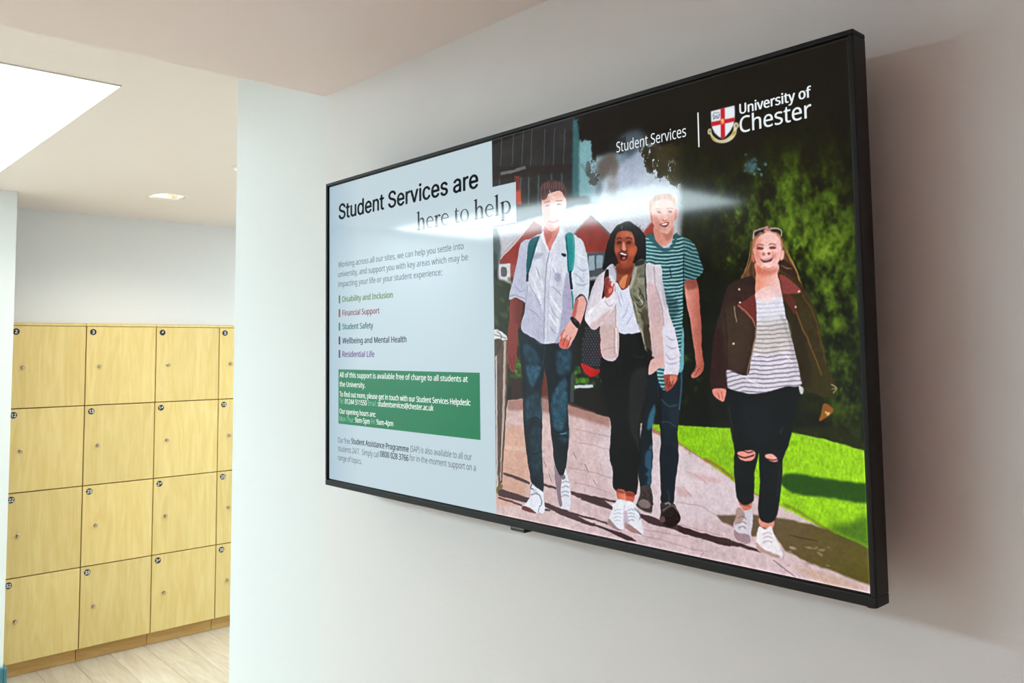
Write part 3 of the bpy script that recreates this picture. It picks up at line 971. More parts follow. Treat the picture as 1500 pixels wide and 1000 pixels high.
# jeans
fill('B', [(130, 0), (240, 40), (244, 170), (226, 300), (232, 420), (230, 560), (238, 700), (232, 756), (190, 722), (172, 650), (150, 480), (140, 250), (128, 70)], (19, 31, 42), 1, .7, True, (N_MID, .3))
fill('B', [(238, 40), (372, 20), (366, 200), (350, 350), (354, 470), (350, 560), (336, 660), (300, 682), (286, 600), (268, 430), (254, 250), (240, 170)], (17, 28, 38), 1, .7, True, (N_MID, .3))
for q, c_ in (([(160, 172), (226, 180), (205, 240), (188, 278), (168, 230)], (50, 98, 118)), ([(152, 70), (200, 100), (225, 160), (170, 160), (145, 120)], (36, 76, 94)),
              ([(160, 330), (222, 300), (228, 420), (190, 410), (160, 440)], (40, 76, 90)), ([(175, 480), (220, 440), (228, 560), (228, 640), (190, 660)], (32, 60, 72)),
              ([(300, 110), (358, 95), (362, 190), (330, 215), (300, 200)], (42, 84, 102)), ([(275, 320), (335, 225), (346, 300), (345, 400), (325, 470), (285, 450)], (48, 96, 116)),
              ([(310, 480), (352, 460), (350, 520), (318, 520)], (36, 70, 86))):
    fill('B', q, c_, .75, 6, True, (N_MID, .35))
for q in ([(155, 440), (195, 410), (228, 425)], [(165, 560), (200, 580), (230, 560)], [(272, 460), (310, 480), (350, 462)], [(300, 500), (330, 490), (350, 505)], [(135, 90), (150, 200), (150, 300)],
          [(185, 700), (215, 715), (236, 700)]):
    stroke('B', q, 2, (8, 12, 18), .7, 1.5)
stroke('B', [(316, 488), (345, 480)], 1.4, (150, 190, 206), .7, .8)
stroke('B', [(242, 60), (240, 120), (236, 170)], 1.2, (60, 80, 90), .6, .8)
# shoes
fill('H', [(350, 488), (400, 530), (462, 570), (476, 640), (482, 785), (420, 786), (395, 796), (244, 752), (262, 712), (330, 640), (342, 560)], (222, 226, 236), 1, .6)
fill('H', [(244, 750), (270, 716), (345, 752), (398, 796), (330, 786)], (108, 56, 50), 1, .7)
stroke('H', [(344, 610), (400, 590), (440, 620), (450, 700), (430, 730)], 1.8, (118, 116, 132), .8, .8)
stroke('H', [(430, 720), (420, 785)], 1.2, (120, 116, 130), .8, .6)
stroke('H', [(350, 490), (340, 530), (370, 545)], 1.6, (60, 64, 80), .8, .6)
for q in ([(365, 545), (400, 560)], [(360, 565), (410, 585)]):
    stroke('H', q, 1.2, (140, 144, 160), .8, .6)
fill('H', [(584, 252), (600, 320), (640, 400), (690, 388), (705, 325), (740, 480), (757, 600), (752, 740), (715, 757), (640, 722), (610, 560), (588, 380)], (218, 222, 232), 1, .6)
fill('H', [(584, 252), (600, 330), (640, 402), (660, 450), (650, 560), (668, 690), (650, 726), (630, 690), (608, 560), (588, 380)], (128, 108, 118), .9, 1.5)
fill('H', [(640, 402), (690, 392), (700, 430), (665, 440)], (96, 84, 96), .8, 1.2)
for yy in (470, 520, 570, 615):
    stroke('H', [(660, yy + 10), (700, yy - 8), (740, yy + 6)], 1.2, (132, 126, 142), .8, .6)
# shirt
SHT = (206, 210, 224)
fill('E', [(342, 55), (262, 98), (205, 130), (215, 300), (235, 420), (228, 560), (214, 650), (194, 705), (200, 772), (280, 822), (352, 866), (440, 862), (472, 856), (520, 800), (566, 700), (572, 610), (562, 480), (560, 300), (605, 90), (525, 62), (482, 15), (400, 190), (362, 60)], SHT, 1, .7, True, (N_FOLD, .13))
fill('E', [(258, 98), (192, 130), (166, 240), (132, 400), (106, 505), (108, 546), (150, 530), (200, 552), (226, 562), (236, 430), (240, 250), (268, 110)], (184, 188, 208), 1, .7, True, (N_FOLD, .08))
fill('E', [(588, 82), (640, 110), (670, 200), (688, 330), (694, 420), (682, 560), (672, 602), (660, 540), (630, 510), (592, 540), (576, 602), (560, 480), (545, 330), (568, 100)], (206, 214, 226), 1, .7, True, (N_FOLD, .08))
fill('E', [(500, 480), (530, 340), (556, 460), (570, 610), (560, 700), (520, 800), (470, 856), (440, 862), (470, 760), (490, 620)], (160, 156, 184), .85, 3)
fill('E', [(240, 480), (330, 560), (356, 640), (350, 860), (280, 820), (200, 770), (196, 705), (214, 650)], (178, 178, 202), .75, 4)
fill('E', [(290, 210), (355, 200), (330, 240), (285, 250)], (150, 152, 182), .6, 3)
for q in ([(270, 380), (310, 470), (352, 620)], [(300, 330), (340, 420), (352, 480)]):
    stroke('E', q, 3.2, (232, 238, 246), .8, 1.2, True)
for q in ([(420, 300), (440, 350), (480, 400)], [(400, 560), (430, 640), (480, 690)], [(420, 450), (460, 480), (490, 520)], [(400, 730), (430, 780), (460, 800)], [(250, 430), (300, 520), (340, 600)],
          [(300, 300), (320, 350), (335, 410)], [(600, 300), (640, 330), (680, 320)], [(580, 420), (640, 440), (688, 420)], [(140, 430), (180, 480), (225, 470)], [(575, 350), (620, 380), (650, 420)],
          [(230, 600), (290, 640), (340, 700)]):
    stroke('E', q, 2.4, (150, 154, 182), .65, 1.6, True)
for q in ([(410, 270), (440, 330), (455, 400)], [(400, 500), (450, 590), (490, 640)], [(390, 640), (440, 720), (465, 740)], [(600, 200), (640, 230), (670, 240)]):
    stroke('E', q, 3, (234, 240, 247), .75, 1.4, True)
stroke('E', [(398, 190), (378, 300), (366, 480), (360, 700), (358, 862)], 1.3, (136, 138, 164), .85, .7)
stroke('E', [(420, 230), (400, 400), (392, 600), (384, 860)], 1.0, (158, 162, 186), .5, .8)
fill('E', [(440, 350), (480, 355), (478, 405), (440, 400)], (140, 140, 172), .6, 2)
stroke('E', [(108, 520), (150, 512), (226, 540)], 1.8, (140, 138, 162), .7, .8)
stroke('E', [(590, 545), (630, 508), (664, 540), (674, 600)], 2.4, (62, 48, 58), .85, .8)
# collar
fill('E', [(362, 40), (345, 50), (338, 90), (380, 170), (400, 192), (395, 150), (370, 90)], (226, 230, 238), 1, .7)
fill('E', [(470, 10), (500, 30), (505, 60), (450, 130), (402, 192), (410, 160), (455, 80)], (220, 226, 236), 1, .7)
# neck, face, hair
fill('E', [(362, 10), (470, 0), (462, 60), (430, 120), (402, 185), (385, 150), (362, 70)], (206, 128, 118), 1, .7)
fill('E', [(362, 10), (420, 0), (420, 60), (400, 120), (380, 140), (362, 70)], (178, 84, 78), .7, 3)
fill('A', [(246, 300), (264, 286), (332, 262), (362, 298), (362, 350), (346, 402), (326, 440), (292, 462), (262, 432), (248, 370)], (226, 176, 164), 1, .8)
fill('A', [(246, 300), (280, 290), (285, 350), (290, 400), (300, 455), (262, 432), (248, 370)], (196, 124, 112), .6, 4)
ell('A', (273, 337), 10, 4.5, (70, 46, 46), .85, 1)
ell('A', (330, 331), 11, 4.5, (70, 46, 46), .85, 1)
stroke('A', [(258, 322), (285, 316)], 1.4, (100, 66, 60), .8, .8)
stroke('A', [(314, 314), (346, 312)], 1.4, (100, 66, 60), .8, .8)
fill('A', [(298, 330), (312, 330), (320, 378), (300, 384)], (240, 200, 188), .8, 1.5)
stroke('A', [(278, 412), (302, 420), (328, 408)], 2, (158, 62, 60), .85, .8)
fill('A', [(234, 272), (244, 236), (290, 212), (340, 224), (370, 262), (362, 300), (344, 272), (318, 258), (300, 268), (282, 262), (268, 300), (246, 306)], (82, 58, 58), 1, .8, True, (N_STREAK, .35))
for x in range(10):
    stroke('A', [(244 + x * 12, 262 - 8 * math.sin(x / 3)), (252 + x * 11, 226 - 6 * math.sin(x / 3))], .9, (132, 104, 104), .6, .5)
stroke('A', [(282, 262), (290, 285), (308, 300)], 1.4, (226, 214, 214), .7, .7)
# straps
fill('E', [(254, 110), (322, 80), (326, 92), (292, 190), (256, 332), (242, 352), (230, 330), (235, 220)], (36, 98, 106), 1, .7)
stroke('E', [(316, 90), (280, 190), (246, 340)], 1.2, (20, 64, 70), .8, .7)
stroke('E', [(240, 350), (236, 410)], 3, (24, 34, 44), .95, .7)
fill('E', [(514, 70), (576, 68), (584, 230), (570, 332), (534, 338), (526, 200)], (36, 142, 142), 1, .7)
stroke('E', [(520, 80), (532, 200), (540, 335)], 1.6, (22, 90, 96), .9, .7)
stroke('E', [(572, 80), (578, 230), (566, 330)], 1.2, (90, 190, 188), .7, .7)
stroke('E', [(550, 335), (556, 400), (562, 470)], 3.4, (22, 30, 42), .95, .7)
stroke('E', [(562, 480), (572, 560), (572, 610)], 2.4, (36, 130, 136), .9, .7)
fill('E', [(486, 205), (520, 210), (515, 230), (495, 225)], (20, 26, 40), .95, .6)
# forearm, watch, hand
fill('E', [(592, 548), (640, 516), (668, 560), (660, 622), (612, 745), (555, 695), (574, 620)], (224, 166, 158), 1, .7)
fill('E', [(592, 548), (610, 540), (600, 620), (580, 690), (556, 694), (574, 620)], (166, 84, 78), .8, 2.5)
fill('E', [(556, 700), (606, 750), (592, 800), (566, 852), (540, 896), (505, 904), (470, 884), (474, 842), (478, 800), (512, 752)], (228, 170, 160), 1, .7)
fill('E', [(474, 850), (500, 825), (545, 852), (540, 896), (505, 904), (470, 884)], (196, 84, 74), .75, 2)
for q in ([(500, 790), (486, 830), (478, 850)], [(528, 800), (510, 840), (498, 880)], [(556, 815), (540, 860), (525, 895)], [(512, 760), (485, 800), (478, 815)]):
    stroke('E', q, 1.1, (142, 58, 54), .8, .6)
fill('E', [(550, 686), (576, 674), (622, 714), (612, 746), (592, 742)], (20, 18, 24), 1, .6)
fill('E', [(575, 682), (598, 690), (596, 712), (578, 702)], (64, 62, 72), .9, .6)

# ---- figure: dark hair, pale jacket, waving
fill('F', [(345, 36), (400, 20), (452, 48), (502, 90), (528, 150), (530, 250), (522, 330), (460, 330), (330, 352), (260, 350), (214, 372), (228, 300), (238, 220), (272, 115), (302, 70)], (24, 21, 25), 1, .9, True, (N_STREAK, .6))
for q in ([(300, 90), (260, 200), (240, 300), (212, 360)], [(270, 200), (250, 300), (225, 360)], [(250, 330), (226, 390), (232, 420)]):
    stroke('F', q, 3, (26, 23, 27), .9, .8, True)
for _ in range(44):
    x, y_ = rng.uniform(350, 520), rng.uniform(36, 200)
    if 300 < x < 450 and y_ > 95:
        continue
    stroke('F', [(x, y_), (x + rng.uniform(4, 22), y_ + rng.uniform(6, 30))], .8, (92, 88, 96), .55, .5, True)
for _ in range(26):
    y_ = rng.uniform(120, 330)
    x = 300 - (y_ - 80) * .26
    stroke('F', [(x, y_), (x - rng.uniform(4, 14), y_ + rng.uniform(20, 50)), (x - rng.uniform(8, 34), y_ + rng.uniform(50, 100))], 2.0, (26, 23, 27), .85, .8, True)
for _ in range(22):
    x, y_ = rng.uniform(330, 520), 0
    y_ = 24 + abs(x - 400) ** 1.5 * .045
    stroke('F', [(x, y_ + 14), (x + rng.uniform(-10, 14), y_ - rng.uniform(0, 12))], 1.6, (28, 25, 29), .8, .8, True)
stroke('F', [(356, 50), (352, 80)], 2, (120, 124, 130), .7, 1)
# bag
fill('G', [(30, 20), (60, -30), (152, -20), (166, 200), (150, 312), (86, 362), (30, 322), (4, 270), (0, 150)], (36, 36, 42), 1, .8)
for i in range(16):
    for j in range(8):
        x, y_ = 14 + j * 20 + (i % 2) * 9, 0 + i * 19
        if y_ < 275 and x < 160 - (0 if y_ > 40 else 8) and x > (30 if y_ < 60 else 8):
            stroke('G', [(x, y_), (x + 7, y_ + 5), (x + 3, y_ + 12)], 1.1, (112, 112, 120), .8, .5)
fill('G', [(6, 258), (50, 275), (110, 300), (152, 300), (148, 320), (86, 362), (30, 322)], (190, 26, 26), 1, .8, True, None, ((865, 540), (880, 545), (150, 16, 20)))
stroke('G', [(146, 50), (150, 150), (140, 200)], 3.2, (122, 20, 28), .8, 1)
# trousers
fill('G', [(262, 20), (440, 30), (482, 150), (502, 330), (492, 480), (462, 600), (437, 740), (436, 1012), (230, 1012), (224, 720), (188, 560), (158, 400), (144, 330), (160, 205), (262, 180)], (15, 14, 16), 1, .7)
fill('G', [(380, 330), (490, 300), (488, 470), (455, 600), (430, 740), (425, 860), (360, 720), (355, 560)], (44, 42, 45), .8, 5, True, (N_FINE, .1))
fill('I', [(238, -10), (514, -10), (502, 150), (482, 420), (392, 406), (264, 372), (250, 180)], (13, 12, 14), 1, .7)
stroke('G', [(385, 200), (430, 215), (475, 205)], 2, (56, 54, 56), .6, 1.5)
stroke('G', [(370, 750), (410, 820), (430, 900)], 2.2, (52, 50, 52), .6, 1.5)
# ankles and shoes
fill('I', [(294, 378), (374, 392), (376, 492), (304, 478)], (196, 104, 80), 1, .6, True, None, ((905, 725), (917, 725), (226, 146, 118)))
fill('I', [(384, 402), (462, 416), (450, 504), (388, 496)], (196, 98, 74), 1, .6)
fill('I', [(384, 402), (462, 416), (455, 450), (384, 440)], (112, 44, 32), .7, 2)
fill('I', [(294, 378), (374, 392), (370, 415), (294, 405)], (112, 44, 32), .6, 2)
fill('I', [(304, 474), (376, 490), (358, 560), (358, 690), (346, 776), (290, 772), (205, 718), (208, 668), (248, 562), (238, 532), (270, 515)], (224, 226, 236), 1, .6)
fill('I', [(205, 670), (220, 668), (290, 745), (346, 776), (290, 772), (205, 718)], (152, 122, 122), .9, 1)
fill('I', [(388, 494), (465, 514), (488, 560), (520, 640), (542, 826), (460, 802), (372, 762), (354, 650), (364, 572)], (224, 226, 236), 1, .6)
fill('I', [(370, 700), (420, 720), (520, 800), (542, 826), (460, 802), (374, 762)], (158, 118, 112), .9, 1.2)
fill('I', [(356, 600), (385, 590), (400, 690), (372, 740), (356, 670)], (176, 158, 170), .75, 2)
for yy in (575, 610, 645, 680):
    stroke('I', [(395, yy + 8), (430, yy - 4), (465, yy + 4)], 1.1, (142, 138, 156), .8, .6)
    stroke('I', [(265, yy + 10), (300, yy - 2), (335, yy + 6)], 1.0, (150, 148, 164), .7, .6)
stroke('I', [(465, 560), (500, 600), (520, 640), (512, 670)], 1.6, (90, 88, 108), .7, .7)
# white top and neck
fill('F', [(312, 470), (360, 522), (412, 488), (432, 600), (472, 740), (498, 828), (318, 828), (316, 640)], (212, 216, 234), 1, .7)
for q in ([(340, 530), (350, 580), (360, 640)], [(400, 620), (380, 700), (350, 740)], [(440, 680), (410, 740), (380, 790)], [(330, 560), (340, 620), (350, 650)]):
    stroke('F', q, 2.2, (168, 174, 206), .7, 1.5, True)
stroke('F', [(330, 520), (345, 590), (362, 640)], 2.6, (236, 240, 250), .8, 1.2, True)
fill('F', [(318, 335), (442, 325), (436, 380), (418, 440), (402, 492), (368, 518), (330, 482), (314, 420)], (142, 72, 50), 1, .7)
fill('F', [(332, 474), (360, 430), (396, 408), (388, 460), (370, 512), (352, 505)], (214, 138, 96), .9, 1.2)
fill('F', [(320, 350), (380, 372), (436, 345), (430, 390), (380, 410), (325, 400)], (92, 40, 28), .6, 3)
# face
fill('O', [(428, 340), (470, 292), (560, 278), (642, 300), (690, 380), (702, 470), (724, 560), (692, 660), (652, 755), (560, 802), (482, 780), (440, 700), (406, 580), (400, 480)], (146, 74, 52), 1, .7)
fill('O', [(520, 290), (630, 300), (680, 380), (690, 470), (640, 400), (560, 370), (500, 380)], (198, 116, 88), .75, 5)
fill('O', [(440, 340), (500, 300), (540, 330), (520, 380), (450, 380)], (188, 82, 58), .7, 4)
fill('O', [(600, 540), (690, 500), (715, 570), (680, 650), (620, 640)], (196, 104, 70), .75, 5)
fill('O', [(410, 500), (470, 520), (480, 580), (440, 620), (412, 580)], (190, 104, 84), .7, 4)
fill('O', [(430, 600), (470, 700), (520, 790), (480, 780), (440, 700)], (92, 36, 26), .6, 4)
fill('O', [(510, 700), (570, 705), (600, 740), (560, 770), (500, 760)], (178, 92, 72), .6, 3)
fill('O', [(528, 450), (548, 450), (570, 540), (545, 570), (515, 550)], (222, 156, 132), .85, 1.6)
fill('O', [(490, 548), (545, 578), (592, 560), (575, 590), (500, 580)], (90, 34, 26), .8, 1.6)
for c_ in ((472, 452), (612, 452)):
    ell('O', c_, 40, 24, (92, 40, 32), .85, 2.5)
    ell('O', c_, 30, 15, (34, 18, 22), .95, 1)
    ell('O', (c_[0] + 5, c_[1] - 4), 6, 4, (200, 186, 186), .9, .6)
stroke('O', [(435, 405), (470, 385), (510, 400)], 1.4, (34, 18, 18), .9, .7)
stroke('O', [(565, 395), (610, 380), (660, 410)], 1.4, (34, 18, 18), .9, .7)
fill('O', [(468, 598), (520, 590), (592, 622), (586, 680), (548, 712), (500, 700), (480, 650)], (64, 16, 20), 1, .8)
fill('O', [(480, 604), (520, 602), (582, 628), (562, 640), (520, 628), (488, 622)], (240, 230, 228), .95, .8)
fill('O', [(520, 664), (560, 660), (566, 688), (540, 700), (520, 692)], (186, 104, 104), .85, 1.5)
stroke('O', [(455, 600), (462, 660), (490, 710)], 1.2, (84, 30, 24), .6, 1)
fill('O', [(700, 500), (735, 510), (730, 570), (705, 610)], (176, 92, 60), .9, 1)
fill('O', [(655, 290), (720, 330), (760, 420), (770, 480), (745, 520), (720, 500), (700, 420), (680, 350)], (22, 20, 24), .95, 1.5)
# jacket left half, strap, sleeve, hand
JK = (212, 204, 214)
fill('F', [(224, 388), (258, 346), (292, 338), (316, 400), (314, 480), (318, 640), (326, 1010), (208, 1010), (202, 800), (152, 812), (100, 772), (84, 712), (110, 600), (150, 480), (182, 420)], JK, 1, .7, True, (N_FOLD, .06))
fill('F', [(205, 800), (250, 690), (312, 560), (318, 640), (322, 820), (326, 1010), (212, 1010)], (204, 184, 186), .9, 1.5)
stroke('F', [(314, 470), (317, 640), (320, 820), (325, 1005)], 1.2, (240, 236, 240), .9, .6)
stroke('F', [(306, 500), (308, 640), (312, 820), (315, 1005)], 1.0, (150, 132, 140), .7, .7)
fill('F', [(256, 350), (290, 340), (314, 400), (312, 470), (290, 430), (262, 400)], (184, 184, 200), .95, 1)
stroke('F', [(292, 342), (316, 400), (312, 470)], 1.6, (98, 96, 92), .8, .8)
fill('G', [(150, -10), (272, -10), (274, 195), (215, 217), (166, 216), (154, 100)], (204, 178, 176), 1, .7)
stroke('G', [(262, 0), (266, 190)], 1.8, (232, 226, 226), .9, .6)
stroke('G', [(250, 0), (252, 195)], .9, (150, 120, 120), .7, .6)
stroke('G', [(168, 160), (215, 150), (255, 140)], 1.2, (176, 130, 124), .6, 1)
fill('F', [(232, 388), (258, 378), (248, 500), (226, 584), (210, 578), (222, 490)], (22, 20, 26), 1, .7)
fill('F', [(228, 575), (262, 560), (304, 535), (322, 590), (300, 650), (252, 712), (165, 805), (112, 782), (90, 722), (160, 640), (210, 590)], (224, 218, 226), 1, .8, True, (N_FOLD, .06))
fill('F', [(130, 770), (200, 720), (270, 660), (252, 712), (165, 806), (120, 790)], (206, 174, 172), .8, 3)
stroke('F', [(105, 685), (150, 655), (120, 690)], 2, (242, 244, 250), .85, 1)
stroke('F', [(232, 600), (255, 640), (290, 630)], 1.6, (164, 152, 168), .7, 1)
stroke('F', [(150, 500), (120, 600), (96, 690)], 2, (176, 172, 190), .7, 2)
HND = (168, 74, 68)
fill('F', [(231, 496), (246, 484), (266, 482), (284, 500), (294, 516), (286, 548), (258, 577), (234, 574), (228, 530)], HND, 1, .6)
for q in ([(237, 505), (235, 455), (239, 432)], [(246, 500), (246, 445), (250, 422)], [(257, 498), (259, 455), (264, 438)], [(266, 500), (272, 470), (277, 458)]):
    stroke('F', q, 2.2, HND, 1, .4)
stroke('F', [(276, 530), (290, 500), (297, 478)], 2.6, (196, 104, 96), 1, .4)
fill('F', [(256, 520), (276, 508), (284, 530), (264, 552)], (218, 138, 128), .8, 1.5)
fill('F', [(232, 510), (246, 505), (246, 560), (234, 565)], (112, 34, 34), .7, 1.5)
for q in ([(241, 500), (240, 440)], [(252, 498), (253, 440)], [(262, 498), (266, 455)]):
    stroke('F', q, .8, (84, 20, 24), .8, .4)
# olive gilet
fill('F', [(442, 346), (470, 310), (506, 296), (532, 335), (532, 480), (542, 620), (562, 760), (580, 968), (530, 966), (502, 860), (460, 740), (430, 620), (408, 510), (428, 420)], (120, 120, 102), 1, .7, True, (N_MID, .22))
fill('F', [(455, 320), (510, 298), (520, 330), (480, 345), (452, 345)], (46, 44, 44), .9, 1.2)
fill('F', [(430, 420), (452, 350), (462, 380), (440, 460), (418, 520), (410, 505)], (176, 172, 162), .9, 1)
fill('F', [(470, 440), (526, 440), (526, 480), (480, 475)], (150, 150, 132), .8, 1)
for q in ([(440, 560), (470, 600), (500, 580)], [(450, 620), (490, 650), (520, 620)], [(460, 680), (500, 700), (500, 760)], [(480, 540), (510, 570), (520, 620)], [(470, 500), (490, 530), (480, 570)],
          [(430, 580), (450, 640), (480, 690)], [(500, 700), (520, 760), (530, 850)]):
    stroke('F', q, 2.4, (58, 56, 44), .8, 1.2, True)
for q in ([(432, 600), (455, 640), (480, 720)], [(470, 560), (500, 610), (505, 640)], [(470, 760), (500, 830), (520, 920)]):
    stroke('F', q, 2.2, (190, 186, 170), .75, 1, True)
stroke('F', [(528, 335), (528, 480), (536, 600)], 1.6, (18, 20, 22), .95, .7)
fill('F', [(500, 700), (545, 680), (575, 960), (540, 966)], (72, 66, 46), .75, 3)
fill('G', [(462, 0), (520, 0), (552, 215), (515, 248), (490, 160)], (66, 58, 44), 1, 1)
fill('G', [(485, 150), (550, 205), (510, 260), (500, 200)], (22, 18, 20), .9, 1.5)
# jacket right half
fill('F', [(532, 334), (590, 338), (642, 350), (656, 480), (702, 700), (746, 830), (772, 960), (782, 1012), (670, 1012), (662, 900), (650, 1012), (582, 1012), (575, 960), (545, 640), (534, 480)], (214, 206, 214), 1, .7, True, (N_FOLD, .07))
fill('F', [(538, 480), (600, 500), (650, 700), (660, 850), (662, 1012), (582, 1012), (570, 850), (546, 640)], (200, 166, 168), .8, 4)
stroke('F', [(590, 350), (600, 480), (640, 620), (656, 720), (662, 900)], 2, (168, 140, 148), .6, 1.5)
fill('F', [(640, 360), (655, 480), (690, 640), (670, 660), (648, 560)], (160, 156, 172), .5, 3)
stroke('F', [(680, 860), (720, 880), (755, 870)], 2, (166, 162, 184), .7, 1.4)
stroke('F', [(665, 900), (700, 930), (745, 920)], 2, (166, 162, 184), .7, 1.4)
fill('G', [(508, -10), (612, -10), (618, 270), (582, 290), (506, 342), (514, 245), (552, 215), (522, 80)], (206, 176, 174), 1, .7)
fill('G', [(510, 250), (555, 215), (610, 190), (618, 270), (582, 290), (506, 342)], (216, 172, 166), .9, 1.2)
fill('G', [(606, -10), (682, -10), (702, 60), (724, 180), (714, 352), (616, 346), (616, 270), (606, 100)], (216, 212, 226), 1, .7)
for q in ([(620, 120), (670, 150), (715, 140)], [(620, 180), (660, 230), (715, 210)], [(630, 60), (670, 90), (700, 80)], [(620, 250), (670, 265), (716, 250)]):
    stroke('G', q, 2.2, (158, 154, 180), .7, 1.2, True)
fill('G', [(620, 344), (712, 350), (702, 402), (655, 455), (628, 462), (614, 385)], (160, 78, 66), 1, .6)
fill('G', [(660, 352), (708, 354), (696, 400), (665, 410)], (214, 136, 118), .8, 1.5)
for q in ([(640, 370), (632, 420)], [(662, 390), (645, 440)], [(684, 385), (662, 430)]):
    stroke('G', q, 1.1, (86, 28, 26), .85, .5)

# ---- figure: maroon biker jacket, at the right
HR = (98, 70, 46)
fill('C', [(338, 225), (352, 190), (400, 170), (450, 180), (484, 215), (506, 300), (545, 365), (582, 470), (560, 460), (500, 420), (350, 440), (285, 430), (305, 380), (328, 320)], HR, 1, 1, True, (N_STREAK, .5))
fill('C', [(480, 330), (540, 370), (570, 440), (520, 410), (475, 380)], (50, 30, 26), .8, 2)
for q in ([(490, 230), (530, 330), (560, 400), (582, 470)], [(500, 290), (545, 360), (575, 450)], [(486, 250), (515, 310), (550, 380)], [(335, 240), (322, 330), (296, 420)], [(345, 250), (335, 330), (310, 400)],
          [(480, 360), (510, 375), (540, 380)], [(560, 410), (575, 440), (590, 470)]):
    stroke('C', q, 1.5, (196, 152, 88), .75, .8, True)
# trousers, ankles, shoes
fill('D', [(276, 578), (336, 580), (326, 625), (284, 616)], (206, 120, 98), 1, .6)
fill('D', [(374, 656), (442, 664), (440, 708), (380, 702)], (222, 146, 128), 1, .6)
stroke('D', [(280, 592), (300, 600), (325, 602)], 1.2, (96, 50, 40), .7, .6)
fill('D', [(275, 600), (300, 625), (336, 618), (344, 660), (338, 720), (330, 780), (302, 787), (260, 762), (248, 700), (262, 650)], (206, 198, 208), 1, .6)
fill('D', [(250, 715), (275, 735), (325, 745), (330, 780), (302, 787), (260, 762)], (150, 122, 128), .85, 1.5)
fill('D', [(268, 610), (300, 630), (300, 660), (268, 690), (252, 690)], (164, 132, 122), .8, 1.5)
for yy in (660, 685, 708):
    stroke('D', [(270, yy + 4), (292, yy - 6), (310, yy + 6)], 1.1, (104, 92, 100), .8, .5)
fill('D', [(372, 705), (400, 715), (432, 700), (446, 735), (462, 775), (487, 842), (466, 858), (420, 840), (368, 818), (362, 765)], (228, 222, 226), 1, .6)
fill('D', [(362, 780), (400, 815), (470, 845), (466, 858), (420, 842), (366, 818)], (172, 140, 130), .9, 1)
for yy in (735, 755, 775):
    stroke('D', [(392, yy + 6), (415, yy - 4), (440, yy + 4)], 1.1, (150, 142, 150), .8, .5)
fill('D', [(213, 30), (330, 50), (562, 10), (552, 130), (522, 290), (490, 372), (482, 500), (452, 668), (374, 662), (377, 500), (373, 350), (366, 380), (352, 440), (344, 577), (274, 582), (250, 430), (252, 330), (224, 180)], (14, 18, 22), 1, .7)
fill('D', [(300, 100), (420, 120), (440, 260), (360, 300), (300, 240)], (22, 28, 36), .8, 9)
fill('D', [(266, 342), (300, 332), (344, 330), (356, 354), (332, 380), (284, 376)], (232, 150, 138), 1, .7)
fill('D', [(400, 356), (432, 350), (458, 362), (462, 386), (424, 382)], (236, 164, 152), 1, .7)
stroke('D', [(264, 352), (300, 366), (350, 352)], 1.6, (12, 12, 14), .95, .5)
stroke('D', [(290, 330), (316, 340), (345, 336)], 1.2, (12, 12, 14), .95, .5)
stroke('D', [(398, 368), (430, 378), (466, 376)], 1.4, (12, 12, 14), .95, .5)
stroke('D', [(478, 400), (470, 480), (462, 560)], 1.6, (60, 64, 72), .6, 1.2)
stroke('D', [(225, 120), (240, 220), (248, 300)], 1.0, (120, 110, 100), .5, .7)
stroke('D', [(478, 250), (488, 220)], .9, (140, 144, 150), .6, .5)
# neck and chest
fill('N', [(272, 640), (592, 660), (596, 800), (640, 1000), (620, 1180), (500, 1260), (360, 1260), (260, 1080), (276, 800)], (226, 150, 128), 1, .7, True, None, ((1112, 400), (1138, 400), (240, 190, 182)))
fill('N', [(290, 680), (420, 740), (560, 720), (585, 690), (580, 790), (470, 830), (300, 800)], (196, 96, 78), .6, 4)
fill('C', [(350, 500), (420, 460), (480, 470), (484, 525), (400, 545), (356, 530)], (238, 200, 200), .9, 2)
# striped top
TEE = [(354, 528), (400, 545), (440, 535), (484, 512), (502, 600), (532, 720), (562, 840), (584, 940), (500, 955), (420, 978), (332, 988), (270, 975), (214, 950), (214, 868), (312, 897), (336, 800), (360, 690), (358, 610)]
cvr = cover(IM(smooth_closed(PX('C', TEE))), .6)
put(cvr, (214, 208, 220), 1, (N_FOLD, .05))
sl, mk = cvr
for i in range(21):
    yb = 545 + i * 21.5
    ln = np.array([(200, yb + 12 + i * .9), (300, yb + 2), (400, yb + 6), (480, yb - 2), (600, yb - 10)], float)
    p = smooth_open(PX('C', ln))
    cv = cover(IM(np.vstack([p + (0, .62), (p - (0, .62))[::-1]])), .5)
    if cv:
        full = np.zeros((IH, IW), np.float32)
        full[cv[0]] = cv[1]
        put((sl, full[sl] * mk), (74, 66, 84), .85 if i > 3 else .45)
fill('C', [(362, 535), (480, 520), (490, 560), (480, 640), (362, 640)], (228, 232, 244), .45, 3)
fill('C', [(365, 640), (520, 640), (540, 760), (350, 790)], (190, 178, 148), .3, 8)
for q in ([(330, 810), (360, 800), (385, 800)], [(500, 800), (530, 830), (560, 822)], [(300, 900), (340, 930), (400, 950)]):
    stroke('C', q, 2, (244, 240, 250), .7, 1, True)
stroke('C', [(480, 600), (510, 680), (540, 800), (560, 900)], 4, (130, 122, 130), .4, 3)
